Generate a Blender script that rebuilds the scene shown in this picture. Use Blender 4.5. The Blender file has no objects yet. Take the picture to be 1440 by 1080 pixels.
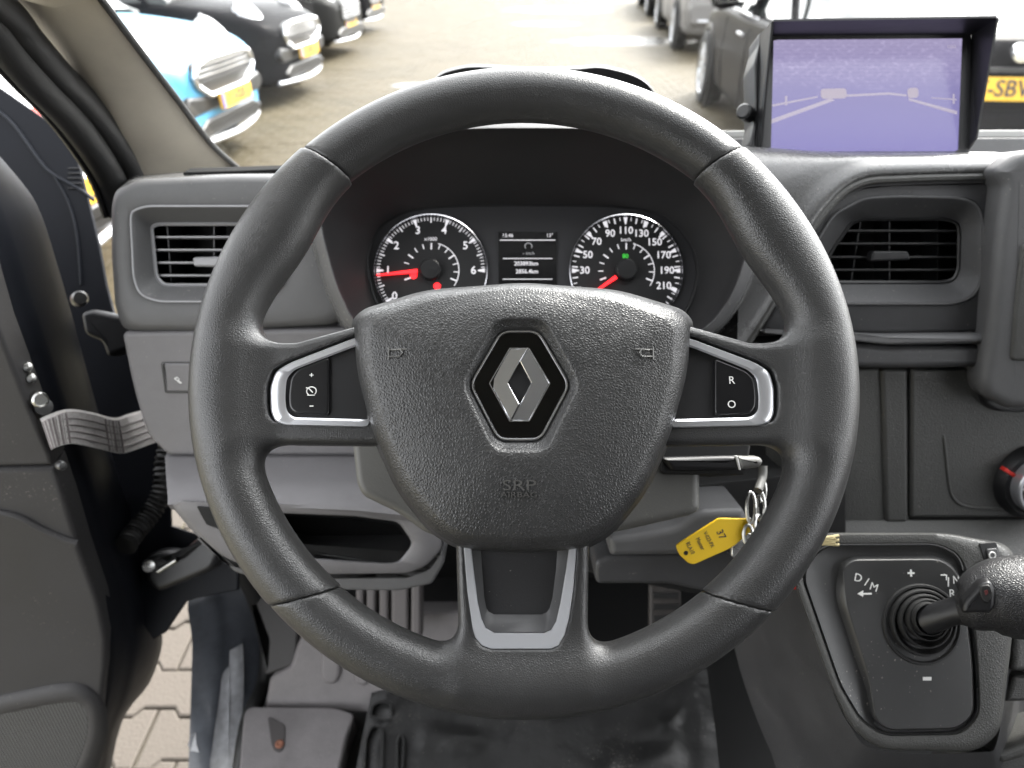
import bpy, bmesh, math, random
import numpy as np
from mathutils import Vector, Matrix
from mathutils.bvhtree import BVHTree
random.seed(7)
SC = bpy.context.scene
COL = SC.collection
R_ = math.radians

# ---------------------------------------------------------------- camera
FPX, CX, CY = 1047.0, 720.0, 540.0          # focal length and centre in photo pixels (1440 x 1080)
PITCH = R_(31)
CAM = Vector((0, 0, 1.45))
FW = Vector((0, math.cos(PITCH), -math.sin(PITCH)))
UP = Vector((0, math.sin(PITCH), math.cos(PITCH)))
RT = Vector((1, 0, 0))
cd = bpy.data.cameras.new('camera'); co = bpy.data.objects.new('camera', cd); COL.objects.link(co)
co.location = CAM; co.rotation_euler = (R_(90) - PITCH, 0, 0)
cd.sensor_width = 36; cd.lens = 36 * FPX / 1440
cd.clip_start = 0.02; cd.clip_end = 500
cd.dof.use_dof = True; cd.dof.focus_distance = 0.455; cd.dof.aperture_fstop = 8.5
SC.camera = co

# ---------------------------------------------------------------- sky, sun, exposure
SUN_EL, SUN_AZ = R_(42), R_(35)             # azimuth measured from +Y (ahead) towards +X
w = bpy.data.worlds.new('World'); SC.world = w; w.use_nodes = True
nt = w.node_tree; nt.nodes.clear()
sky = nt.nodes.new('ShaderNodeTexSky'); sky.sky_type = 'NISHITA'; sky.sun_disc = False
sky.sun_elevation = SUN_EL; sky.sun_rotation = SUN_AZ; sky.dust_density = 3.0; sky.air_density = 1.0
hs = nt.nodes.new('ShaderNodeHueSaturation'); hs.inputs['Saturation'].default_value = 0.09
bg = nt.nodes.new('ShaderNodeBackground'); bg.inputs['Strength'].default_value = 0.15
wo = nt.nodes.new('ShaderNodeOutputWorld')
nt.links.new(sky.outputs[0], hs.inputs['Color']); nt.links.new(hs.outputs[0], bg.inputs[0]); nt.links.new(bg.outputs[0], wo.inputs[0])
sd = bpy.data.lights.new('sun', 'SUN'); sd.energy = .8; sd.angle = R_(14); sd.color = (1, .95, .86)
so = bpy.data.objects.new('sun', sd); COL.objects.link(so)
sdir = Vector((math.sin(SUN_AZ) * math.cos(SUN_EL), math.cos(SUN_AZ) * math.cos(SUN_EL), math.sin(SUN_EL)))
so.rotation_euler = sdir.to_track_quat('Z', 'Y').to_euler(); so.location = (3, 6, 9)
SC.view_settings.view_transform = 'Standard'; SC.view_settings.look = 'None'
SC.view_settings.exposure = 3.0; SC.view_settings.gamma = 1
SC.render.engine = 'CYCLES'
SC.cycles.use_denoising = True
SC.cycles.max_bounces = 10; SC.cycles.diffuse_bounces = 5; SC.cycles.glossy_bounces = 4
SC.cycles.transparent_max_bounces = 8; SC.cycles.sample_clamp_indirect = 6
SC.cycles.caustics_reflective = False; SC.cycles.caustics_refractive = False

# ---------------------------------------------------------------- pixel -> place
def ray(px, py):
    return FW + RT * ((px - CX) / FPX) + UP * ((CY - py) / FPX)
def P(px, py, d):
    return CAM + ray(px, py) * d
def onX(px, py, x):
    r = ray(px, py); return CAM + r * (x / r.x)
def onY(px, py, y):
    r = ray(px, py); return CAM + r * (y / r.y)
def onZ(px, py, z):
    r = ray(px, py); return CAM + r * ((z - CAM.z) / r.z)

class Fr:
    """a plane in the cab: origin, right, up, normal (towards the driver)"""
    def __init__(s, O, n, right=RT):
        s.O = O; s.n = n.normalized()
        ex = (right - s.n * right.dot(s.n)).normalized()
        s.ex = ex; s.ey = s.n.cross(ex)
    def w(s, px, py, h=0.0):
        r = ray(px, py); o = s.O + s.n * h
        return CAM + r * ((o - CAM).dot(s.n) / r.dot(s.n))
    def l(s, px, py, h=0.0):
        p = s.w(px, py, h) - s.O
        return (p.dot(s.ex), p.dot(s.ey))
    def pt(s, x, y, h=0.0):
        return s.O + s.ex * x + s.ey * y + s.n * h
def frame(px, py, d, tilt=0.0, yaw=0.0):
    a, b = R_(tilt), R_(yaw)
    n = -FW * math.cos(a) + UP * math.sin(a)
    n = n * math.cos(b) + RT * math.sin(b)
    return Fr(P(px, py, d), n)

# ---------------------------------------------------------------- materials
MATS = {}
def mat(name, col, rough=.5, metal=0.0, bump=None, coat=0.0, emis=None, spec=.5, var=0.0, dirt=0.0, vscale=14, alpha=None):
    if name in MATS: return MATS[name]
    m = bpy.data.materials.new(name); m.use_nodes = True
    t = m.node_tree; N = t.nodes; L = t.links
    b = N['Principled BSDF']
    b.inputs['Base Color'].default_value = (*col, 1); b.inputs['Roughness'].default_value = rough
    b.inputs['Metallic'].default_value = metal; b.inputs['Coat Weight'].default_value = coat
    b.inputs['Specular IOR Level'].default_value = spec
    if coat: b.inputs['Coat Roughness'].default_value = .06
    if emis:
        b.inputs['Emission Color'].default_value = (*emis[0], 1); b.inputs['Emission Strength'].default_value = emis[1]
    tc = N.new('ShaderNodeTexCoord')
    if var or dirt:
        nz = N.new('ShaderNodeTexNoise'); nz.inputs['Scale'].default_value = vscale; nz.inputs['Detail'].default_value = 6
        nz.inputs['Roughness'].default_value = .65
        L.new(tc.outputs['Object'], nz.inputs['Vector'])
        mp = N.new('ShaderNodeMapRange'); mp.inputs['From Min'].default_value = .3; mp.inputs['From Max'].default_value = .7
        mp.inputs['To Min'].default_value = 1 - var; mp.inputs['To Max'].default_value = 1 + var
        L.new(nz.outputs['Fac'], mp.inputs['Value'])
        mx = N.new('ShaderNodeMix'); mx.data_type = 'RGBA'; mx.blend_type = 'MULTIPLY'; mx.inputs['Factor'].default_value = 1
        mx.inputs['A'].default_value = (*col, 1); L.new(mp.outputs[0], mx.inputs['B'])
        src = mx.outputs['Result']
        if dirt:      # specks of dust
            n2 = N.new('ShaderNodeTexNoise'); n2.inputs['Scale'].default_value = 420; n2.inputs['Detail'].default_value = 2
            L.new(tc.outputs['Object'], n2.inputs['Vector'])
            n3 = N.new('ShaderNodeTexNoise'); n3.inputs['Scale'].default_value = 11; L.new(tc.outputs['Object'], n3.inputs['Vector'])
            ad = N.new('ShaderNodeMath'); ad.operation = 'MULTIPLY_ADD'; ad.inputs[1].default_value = .35; L.new(n3.outputs['Fac'], ad.inputs[0]); L.new(n2.outputs['Fac'], ad.inputs[2])
            m2 = N.new('ShaderNodeMapRange'); m2.inputs['From Min'].default_value = .88; m2.inputs['From Max'].default_value = .97
            m2.inputs['To Max'].default_value = dirt; L.new(ad.outputs[0], m2.inputs['Value'])
            mz = N.new('ShaderNodeMix'); mz.data_type = 'RGBA'; L.new(m2.outputs[0], mz.inputs['Factor']); L.new(src, mz.inputs['A'])
            mz.inputs['B'].default_value = (.42, .39, .34, 1); src = mz.outputs['Result']
        L.new(src, b.inputs['Base Color'])
        mr = N.new('ShaderNodeMapRange'); mr.inputs['From Min'].default_value = .3; mr.inputs['From Max'].default_value = .7
        mr.inputs['To Min'].default_value = max(.02, rough * (1 - var * .6)); mr.inputs['To Max'].default_value = min(1, rough * (1 + var * .6))
        L.new(nz.outputs['Fac'], mr.inputs['Value']); L.new(mr.outputs[0], b.inputs['Roughness'])
    if bump:
        kind, scale, dist, st = bump
        bp = N.new('ShaderNodeBump'); bp.inputs['Strength'].default_value = st; bp.inputs['Distance'].default_value = dist
        if kind == 'leather':
            dn = N.new('ShaderNodeTexNoise'); dn.inputs['Scale'].default_value = scale * .35; dn.inputs['Detail'].default_value = 2
            L.new(tc.outputs['Object'], dn.inputs['Vector'])
            mxv = N.new('ShaderNodeVectorMath'); mxv.operation = 'MULTIPLY_ADD'; mxv.inputs[1].default_value = (.0016,) * 3
            L.new(dn.outputs['Color'], mxv.inputs[0]); L.new(tc.outputs['Object'], mxv.inputs[2])
            v = N.new('ShaderNodeTexVoronoi'); v.feature = 'DISTANCE_TO_EDGE'; v.inputs['Scale'].default_value = scale
            L.new(mxv.outputs[0], v.inputs['Vector'])
            mr = N.new('ShaderNodeMapRange'); mr.interpolation_type = 'SMOOTHSTEP'; mr.inputs['From Max'].default_value = .38
            L.new(v.outputs['Distance'], mr.inputs['Value']); L.new(mr.outputs[0], bp.inputs['Height'])
        elif kind == 'weave':
            wv = N.new('ShaderNodeTexWave'); wv.inputs['Scale'].default_value = scale; wv.inputs['Distortion'].default_value = .6
            L.new(tc.outputs['Object'], wv.inputs['Vector']); L.new(wv.outputs['Fac'], bp.inputs['Height'])
        else:
            nz = N.new('ShaderNodeTexNoise'); nz.inputs['Scale'].default_value = scale; nz.inputs['Detail'].default_value = 3 if kind == 'noise' else 5
            L.new(tc.outputs['Object'], nz.inputs['Vector']); L.new(nz.outputs['Fac'], bp.inputs['Height'])
        L.new(bp.outputs[0], b.inputs['Normal'])
    MATS[name] = m
    return m
def glass(name, tint=(1, 1, 1), refl=.9):
    m = bpy.data.materials.new(name); m.use_nodes = True; t = m.node_tree; N = t.nodes; L = t.links
    N.remove(N['Principled BSDF']); out = N['Material Output']
    tr = N.new('ShaderNodeBsdfTransparent'); tr.inputs[0].default_value = (*tint, 1)
    gl = N.new('ShaderNodeBsdfGlossy'); gl.inputs['Roughness'].default_value = .01
    fr = N.new('ShaderNodeFresnel'); fr.inputs['IOR'].default_value = 1.35
    ml = N.new('ShaderNodeMath'); ml.operation = 'MULTIPLY'; ml.inputs[1].default_value = refl; L.new(fr.outputs[0], ml.inputs[0])
    mx = N.new('ShaderNodeMixShader'); L.new(ml.outputs[0], mx.inputs[0]); L.new(tr.outputs[0], mx.inputs[1]); L.new(gl.outputs[0], mx.inputs[2])
    L.new(mx.outputs[0], out.inputs[0]); MATS[name] = m
    return m

WHEEL = mat('wheel_rim_leatherette', (.034, .034, .034), .34, bump=('leather', 740, .0003, .34), var=.20, vscale=9, spec=.6)
BAG = mat('airbag_leatherette', (.032, .032, .032), .36, bump=('leather', 590, .0004, .45), var=.18, vscale=9, spec=.6)
DASH = mat('dash_plastic', (.048, .048, .050), .52, bump=('leather', 900, .0003, .3), var=.18, dirt=.35)
DASHLIT = mat('dash_plastic_door_lit', (.140, .136, .141), .52, bump=('leather', 900, .0003, .3), var=.14, dirt=.4)  # lilac-grey copy of the dash plastic, open-door light put into its colour
DASHM = mat('dash_plastic_mid', (.090, .090, .092), .52, bump=('leather', 900, .0003, .3), var=.14, dirt=.35)
TOPPAD = mat('dash_top_pad', (.085, .085, .085), .27, spec=1.0, bump=('leather', 700, .0003, .3), var=.10, dirt=.4)
GRAIN = mat('grained_plastic', (.056, .056, .053), .46, bump=('leather', 520, .0005, .4), var=.10, dirt=.3)
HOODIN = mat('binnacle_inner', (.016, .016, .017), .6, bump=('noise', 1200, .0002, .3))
BLACK = mat('black_plastic', (.010, .010, .011), .42, var=.15)
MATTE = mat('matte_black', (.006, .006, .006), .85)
GLOSSB = mat('piano_black', (.003, .003, .003), .06, coat=.6)
SATIN = mat('satin_chrome', (.70, .71, .74), .28, .75)
SATINP = mat('satin_silver', (.64, .65, .68), .33, .55)
CHROME = mat('chrome', (.90, .91, .93), .10, .9)
STEEL = mat('steel', (.55, .55, .53), .28, 1.0, var=.2)
RUBBER = mat('rubber', (.014, .014, .014), .55, bump=('noise', 500, .0004, .3))
WHITE = mat('white_print', (.75, .75, .73), .5)
GREYP = mat('grey_print', (.33, .33, .35), .5)
LITW = mat('lit_white', (.5, .5, .5), .5, emis=((.75, .73, .78), .11))
DIMW = mat('lit_dim', (.3, .3, .3), .5, emis=((.55, .55, .60), .05))
LITR = mat('lit_red', (.7, .02, .02), .5, emis=((1, .015, .02), .42))
LITG = mat('lit_green', (.02, .3, .03), .5, emis=((.08, .7, .08), .09))
REDP = mat('red_print', (.65, .03, .02), .5)
BEIGE = mat('pillar_trim', (.40, .365, .305), .62, bump=('weave', 420, .0002, .25), var=.10, dirt=.2)
PAINT = mat('van_paint', (.008, .009, .012), .5, spec=.12, var=.15)
PAINTG = mat('sill_paint', (.080, .088, .105), .42, coat=.15, var=.25, vscale=40)
WORN = mat('worn_paint', (.50, .51, .54), .45, var=.25, vscale=60)
DTRIM = mat('door_trim', (.032, .031, .032), .62, bump=('leather', 700, .0003, .35), var=.18, vscale=7, dirt=.25)
STRAP = mat('strap_web', (.34, .325, .315), .85, bump=('noise', 900, .0006, .5), var=.25, vscale=300)
STRAPD = mat('strap_thread', (.16, .14, .14), .9)
FLOORP = mat('footwell_plastic', (.16, .150, .152), .6, bump=('noise', 420, .0009, .45), var=.18, vscale=20, dirt=.4)
MATR = mat('mat_rubber', (.022, .022, .022), .36, bump=('lump', 30, .006, .4), var=.18, vscale=22, dirt=.6)
YEL = mat('tag_yellow', (.80, .52, .02), .45)
INK = mat('tag_ink', (.03, .03, .05), .6)
ORK = mat('straw_cord', (.62, .53, .30), .8)

# ---------------------------------------------------------------- object helpers
def tag(o, label=None, cat=None, group=None, kind=None):
    if label: o['label'] = label
    if cat: o['category'] = cat
    if group: o['group'] = group
    if kind: o['kind'] = kind
    return o
def thing(name, label, cat, loc=(0, 0, 0), group=None):
    o = bpy.data.objects.new(name, None); COL.objects.link(o); o.location = loc; o.empty_display_size = .05
    tag(o, label, cat, group); return o
def root_loc(o):
    l = Vector((0, 0, 0))
    while o is not None: l = l + Vector(o.location); o = o.parent
    return l
def obj(name, V, Fc, m, parent=None, smooth=True, ang=38):
    me = bpy.data.meshes.new(name)
    off = root_loc(parent)
    me.from_pydata([tuple(Vector(v) - off) for v in V], [], [tuple(f) for f in Fc])
    me.validate(); bm = bmesh.new(); bm.from_mesh(me); bmesh.ops.recalc_face_normals(bm, faces=bm.faces); bm.to_mesh(me); bm.free()
    if smooth:
        me.polygons.foreach_set('use_smooth', [True] * len(me.polygons)); me.set_sharp_from_angle(angle=R_(ang))
    me.materials.append(m)
    o = bpy.data.objects.new(name, me); COL.objects.link(o)
    if parent is not None: o.parent = parent
    return o
class MB:
    def __init__(s): s.V = []; s.F = []
    def add(s, V, Fc):
        k = len(s.V); s.V += [Vector(v) for v in V]; s.F += [tuple(i + k for i in f) for f in Fc]; return s
    def build(s, name, m, parent=None, **k): return obj(name, s.V, s.F, m, parent, **k)

def rnd(pts, r, n=5):
    """round the corners of a closed 2D polygon; r one radius or one for each corner"""
    out = []; N = len(pts)
    for i in range(N):
        a = Vector(pts[i - 1][:2]); b = Vector(pts[i][:2]); c = Vector(pts[(i + 1) % N][:2])
        rr = r[i] if isinstance(r, (list, tuple)) else r
        u = a - b; v = c - b
        k = min(rr, u.length * .45, v.length * .45)
        if k < 1e-6: out.append(tuple(b)); continue
        p = b + u.normalized() * k; q = b + v.normalized() * k
        for j in range(n + 1):
            t = j / n; out.append(tuple(p * (1 - t) ** 2 + b * 2 * t * (1 - t) + q * t * t))
    return out
def spline(pts, n=6, closed=True):
    """Catmull-Rom through the points (any dimension)"""
    Q = [Vector(p) for p in pts]; N = len(Q); out = []
    for i in range(N if closed else N - 1):
        if closed: p0, p1, p2, p3 = Q[i - 1], Q[i], Q[(i + 1) % N], Q[(i + 2) % N]
        else: p0, p1, p2, p3 = Q[max(i - 1, 0)], Q[i], Q[i + 1], Q[min(i + 2, N - 1)]
        for j in range(n):
            t = j / n
            out.append(.5 * ((2 * p1) + (p2 - p0) * t + (2 * p0 - 5 * p1 + 4 * p2 - p3) * t * t + (3 * p1 - p0 - 3 * p2 + p3) * t ** 3))
    if not closed: out.append(Q[-1])
    return out
def star(pts, c, n):
    """n points of a closed 2D polyline seen from c, at even angles"""
    out = []; N = len(pts); cx, cy = c
    for k in range(n):
        a = 2 * math.pi * k / n; dx, dy = math.cos(a), math.sin(a); best = None
        for i in range(N):
            ax, ay = pts[i][0] - cx, pts[i][1] - cy; bx, by = pts[(i + 1) % N][0] - cx, pts[(i + 1) % N][1] - cy
            ex, ey = bx - ax, by - ay; den = dx * ey - dy * ex
            if abs(den) < 1e-12: continue
            t = (ax * ey - ay * ex) / den; s = (ax * dy - ay * dx) / den
            if t > 0 and -1e-6 <= s <= 1 + 1e-6 and (best is None or t > best): best = t
        out.append((cx + dx * (best or 1), cy + dy * (best or 1)))
    return out
def loft(loops, cap0=False, cap1=False, closed=True):
    n = len(loops[0]); V = [p for l in loops for p in l]; Fc = []
    for a in range(len(loops) - 1):
        for i in range(n if closed else n - 1):
            j = (i + 1) % n; Fc.append((a * n + i, a * n + j, (a + 1) * n + j, (a + 1) * n + i))
    if cap0: Fc.append(tuple(range(n)))
    if cap1: Fc.append(tuple(range((len(loops) - 1) * n, len(loops) * n)))
    return V, Fc
def inset(pts, d):
    """offset a closed 2D polygon inwards by d"""
    N = len(pts); A = sum(pts[i][0] * pts[(i + 1) % N][1] - pts[(i + 1) % N][0] * pts[i][1] for i in range(N)); sg = 1 if A > 0 else -1
    out = []
    for i in range(N):
        a = Vector(pts[i - 1]); b = Vector(pts[i]); c = Vector(pts[(i + 1) % N])
        u = (b - a); v = (c - b)
        if u.length < 1e-9 or v.length < 1e-9: out.append(tuple(b)); continue
        u.normalize(); v.normalize()
        n1 = Vector((-u.y, u.x)) * sg; n2 = Vector((-v.y, v.x)) * sg; m = n1 + n2
        if m.length < 1e-6: out.append(tuple(b)); continue
        m.normalize(); k = min(d / max(m.dot(n1), .35), d * 1.8); out.append(tuple(b + m * k))
    for _ in range(12):      # corners tighter than the offset: fold the crossed points together
        bad = False
        for i in range(N):
            j = (i + 1) % N; ox, oy = pts[j][0] - pts[i][0], pts[j][1] - pts[i][1]; qx, qy = out[j][0] - out[i][0], out[j][1] - out[i][1]
            if ox * qx + oy * qy < 0:
                mp = ((out[i][0] + out[j][0]) / 2, (out[i][1] + out[j][1]) / 2); out[i] = out[j] = mp; bad = True
        if not bad: break
    return out
def slabm(fr, px, h0, h1, bev=.0015, loc=False, nb=3):
    """a slab in plane fr: outline traced at height h1, from h0 to h1, rounded front edge"""
    L = [fr.l(p[0], p[1], h1) for p in px] if not loc else [tuple(p[:2]) for p in px]
    loops = [[fr.pt(x, y, h0) for x, y in L]]
    for k in range(nb + 1):
        a = k / nb * math.pi / 2; q = inset(L, bev * (1 - math.cos(a))) if k else L
        loops.append([fr.pt(x, y, h1 - bev + bev * math.sin(a)) for x, y in q])
    q = inset(L, bev * 1.25); loops.append([fr.pt(x, y, h1) for x, y in q])
    return loft(loops, True, True)
def slab(name, fr, px, h0, h1, m, parent=None, bev=.0015, loc=False, nb=3, ang=38):
    V, Fc = slabm(fr, px, h0, h1, bev, loc, nb); return obj(name, V, Fc, m, parent, ang=ang)
def ringm(fr, outer, inner, c, hs, n=120):
    """a band between two outlines (px) round the point c; hs = [(t, h), ...] t 0 outer .. 1 inner"""
    A = star(outer, c, n); B = star(inner, c, n); loops = []
    for t, h in hs:
        loops.append([fr.w(a[0] * (1 - t) + b[0] * t, a[1] * (1 - t) + b[1] * t, h) for a, b in zip(A, B)])
    return loft(loops)
def ring(name, fr, outer, inner, c, hs, m, parent=None, n=120, ang=38):
    V, Fc = ringm(fr, outer, inner, c, hs, n); return obj(name, V, Fc, m, parent, ang=ang)
def tubem(path, r, n=12, closed=False, caps=True, flat=1.0, up=None):
    path = [Vector(p) for p in path]; N = len(path); loops = []; pn = None
    for i in range(N):
        a = path[i - 1] if (closed or i > 0) else path[i]; b = path[(i + 1) % N] if (closed or i < N - 1) else path[i]
        t = (b - a).normalized()
        if pn is None:
            ref = up if up is not None else (Vector((0, 0, 1)) if abs(t.z) < .9 else Vector((1, 0, 0)))
            pn = (ref - t * ref.dot(t)).normalized()
        else: pn = (pn - t * pn.dot(t)).normalized()
        bn = t.cross(pn); rr = r[i] if isinstance(r, (list, tuple)) else r
        loops.append([path[i] + pn * (rr * flat * math.cos(2 * math.pi * k / n)) + bn * (rr * math.sin(2 * math.pi * k / n)) for k in range(n)])
    if closed: loops.append(loops[0])
    return loft(loops, caps and not closed, caps and not closed)
def tube(name, path, r, m, parent=None, n=12, **k):
    V, Fc = tubem(path, r, n, **k); return obj(name, V, Fc, m, parent)
def lathem(fr, c, prof, n=40, h=0.0, cap=True):
    """turned shape on plane fr at local point c: prof = [(radius, height), ...] from outside in"""
    loops = [[fr.pt(c[0] + r * math.cos(2 * math.pi * k / n), c[1] + r * math.sin(2 * math.pi * k / n), h + z) for k in range(n)] for r, z in prof]
    return loft(loops, False, cap)
def lathe(name, fr, c, prof, m, parent=None, n=40, h=0.0, cap=True, ang=38):
    V, Fc = lathem(fr, c, prof, n, h, cap); return obj(name, V, Fc, m, parent, ang=ang)
def boxm(c, s, ax=None):
    ax = ax or (Vector((1, 0, 0)), Vector((0, 1, 0)), Vector((0, 0, 1))); c = Vector(c)
    V = [c + ax[0] * (s[0] / 2 * i) + ax[1] * (s[1] / 2 * j) + ax[2] * (s[2] / 2 * k) for i in (-1, 1) for j in (-1, 1) for k in (-1, 1)]
    return V, [(0, 1, 3, 2), (4, 6, 7, 5), (0, 4, 5, 1), (2, 3, 7, 6), (0, 2, 6, 4), (1, 5, 7, 3)]
def box(name, c, s, m, parent=None, bev=0.0, ax=None):
    V, Fc = boxm(c, s, ax); o = obj(name, V, Fc, m, parent, smooth=False)
    if bev:
        bm = bmesh.new(); bm.from_mesh(o.data); bmesh.ops.bevel(bm, geom=bm.edges[:], offset=bev, segments=3, profile=.5, affect='EDGES')
        bm.to_mesh(o.data); bm.free(); o.data.polygons.foreach_set('use_smooth', [True] * len(o.data.polygons)); o.data.set_sharp_from_angle(angle=R_(38))
    return o
_tc = {}
def textm(s, fr, c, hgt, h=0.0, ext=.0002, rot=0.0, bold=0.0, sx=1.0):
    """lettering as flat geometry centred at local point c of plane fr; hgt = height of capitals in metres"""
    key = (s, bold)
    if key not in _tc:
        cu = bpy.data.curves.new('t', 'FONT'); cu.body = s; cu.align_x = 'CENTER'; cu.align_y = 'CENTER'; cu.size = 1; cu.resolution_u = 3
        cu.extrude = .5; cu.offset = bold
        o = bpy.data.objects.new('t', cu); COL.objects.link(o)
        dg = bpy.context.evaluated_depsgraph_get(); me = bpy.data.meshes.new_from_object(o.evaluated_get(dg))
        _tc[key] = ([v.co.copy() for v in me.vertices], [tuple(p.vertices) for p in me.polygons])
        bpy.data.objects.remove(o); bpy.data.curves.remove(cu); bpy.data.meshes.remove(me)
    V, Fc = _tc[key]; k = hgt / .70; ca, sa = math.cos(rot), math.sin(rot); out = []
    for v in V:
        x, y = v.x * k * sx, v.y * k
        out.append(fr.pt(c[0] + x * ca - y * sa, c[1] + x * sa + y * ca, h + v.z * 2 * ext))
    return out, Fc

# ---------------------------------------------------------------- signed distance modelling (for shapes that blend into each other)
def surface_nets(fn, lo, hi, hstep):
    ax = [np.arange(lo[i], hi[i] + hstep, hstep) for i in range(3)]
    X, Y, Z = np.meshgrid(*ax, indexing='ij'); v = fn(X, Y, Z).astype(np.float32)
    ins = v < 0; nx, ny, nz = v.shape
    cs = np.zeros((nx - 1, ny - 1, nz - 1), np.int8)
    for i in (0, 1):
        for j in (0, 1):
            for k in (0, 1): cs += ins[i:nx - 1 + i, j:ny - 1 + j, k:nz - 1 + k]
    act = (cs > 0) & (cs < 8); I, J, K = np.nonzero(act); n = len(I)
    idx = -np.ones(act.shape, np.int64); idx[I, J, K] = np.arange(n)
    acc = np.zeros((n, 3)); cnt = np.zeros(n)
    C = [(i, j, k) for i in (0, 1) for j in (0, 1) for k in (0, 1)]
    for a in range(8):
        for b in range(a + 1, 8):
            d = [C[b][q] - C[a][q] for q in range(3)]
            if sum(abs(q) for q in d) != 1: continue
            va = v[I + C[a][0], J + C[a][1], K + C[a][2]]; vb = v[I + C[b][0], J + C[b][1], K + C[b][2]]
            cr = (va < 0) != (vb < 0); t = np.where(cr, va / np.where(cr, va - vb, 1), 0)
            for q in range(3): acc[:, q] += np.where(cr, C[a][q] + t * d[q], 0)
            cnt += cr
    pos = acc / cnt[:, None] + np.stack([I, J, K], 1); pos = pos * hstep + np.array(lo)
    quads = []
    for q in range(3):
        sl0 = [slice(None)] * 3; sl1 = [slice(None)] * 3; sl0[q] = slice(0, -1); sl1[q] = slice(1, None)
        A = ins[tuple(sl0)]; B = ins[tuple(sl1)]; e = A != B
        o1, o2 = [r for r in range(3) if r != q]
        g = np.nonzero(e); ok = (g[o1] > 0) & (g[o2] > 0) & (g[o1] < v.shape[o1] - 1) & (g[o2] < v.shape[o2] - 1)
        g = [x[ok] for x in g]; fl = A[tuple(g)]
        def cell(a, b):
            c = [x.copy() for x in g]; c[o1] = c[o1] - a; c[o2] = c[o2] - b; return idx[tuple(c)]
        Q = np.stack([cell(1, 1), cell(0, 1), cell(0, 0), cell(1, 0)], 1); flip = fl if q != 1 else ~fl
        Q[~flip] = Q[~flip][:, ::-1]; quads.append(Q)
    return pos, np.concatenate(quads)
def smin(a, b, k):
    h = np.clip(.5 + .5 * (b - a) / k, 0, 1); return b * (1 - h) + a * h - k * h * (1 - h)
def smax(a, b, k): return -smin(-a, -b, k)
def sd_poly(X, Y, pts):
    d = np.full(X.shape, 1e9); s = np.ones(X.shape); n = len(pts)
    for i in range(n):
        ax, ay = pts[i]; bx, by = pts[i - 1]; ex, ey = bx - ax, by - ay; wx, wy = X - ax, Y - ay
        t = np.clip((wx * ex + wy * ey) / (ex * ex + ey * ey + 1e-18), 0, 1)
        d = np.minimum(d, (wx - ex * t) ** 2 + (wy - ey * t) ** 2)
        c1 = Y >= ay; c2 = Y < by; c3 = ex * wy > ey * wx
        s = np.where((c1 & c2 & c3) | (~c1 & ~c2 & ~c3), -s, s)
    return s * np.sqrt(d)
def sd_ext(X, Y, Z, pts, z0, z1, r=.0):
    a = sd_poly(X[:, :, 0], Y[:, :, 0], pts)[:, :, None] + r; b = np.abs(Z - (z0 + z1) / 2) - (z1 - z0) / 2 + r
    a = np.broadcast_to(a, X.shape)
    return np.minimum(np.maximum(a, b), 0) + np.sqrt(np.maximum(a, 0) ** 2 + np.maximum(b, 0) ** 2) - r
def netobj(name, fr, fn, lo, hi, step, m, parent):
    p, q = surface_nets(fn, lo, hi, step)
    off = root_loc(parent); B = np.array([list(fr.ex), list(fr.ey), list(fr.n)])
    W = p @ B + np.array(list(fr.O - off))
    me = bpy.data.meshes.new(name); me.from_pydata(W.tolist(), [], q.tolist()); me.validate()
    bm = bmesh.new(); bm.from_mesh(me); bmesh.ops.recalc_face_normals(bm, faces=bm.faces); bm.to_mesh(me); bm.free()
    me.polygons.foreach_set('use_smooth', [True] * len(me.polygons)); me.materials.append(m)
    o = bpy.data.objects.new(name, me); COL.objects.link(o); o.parent = parent
    return o

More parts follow.
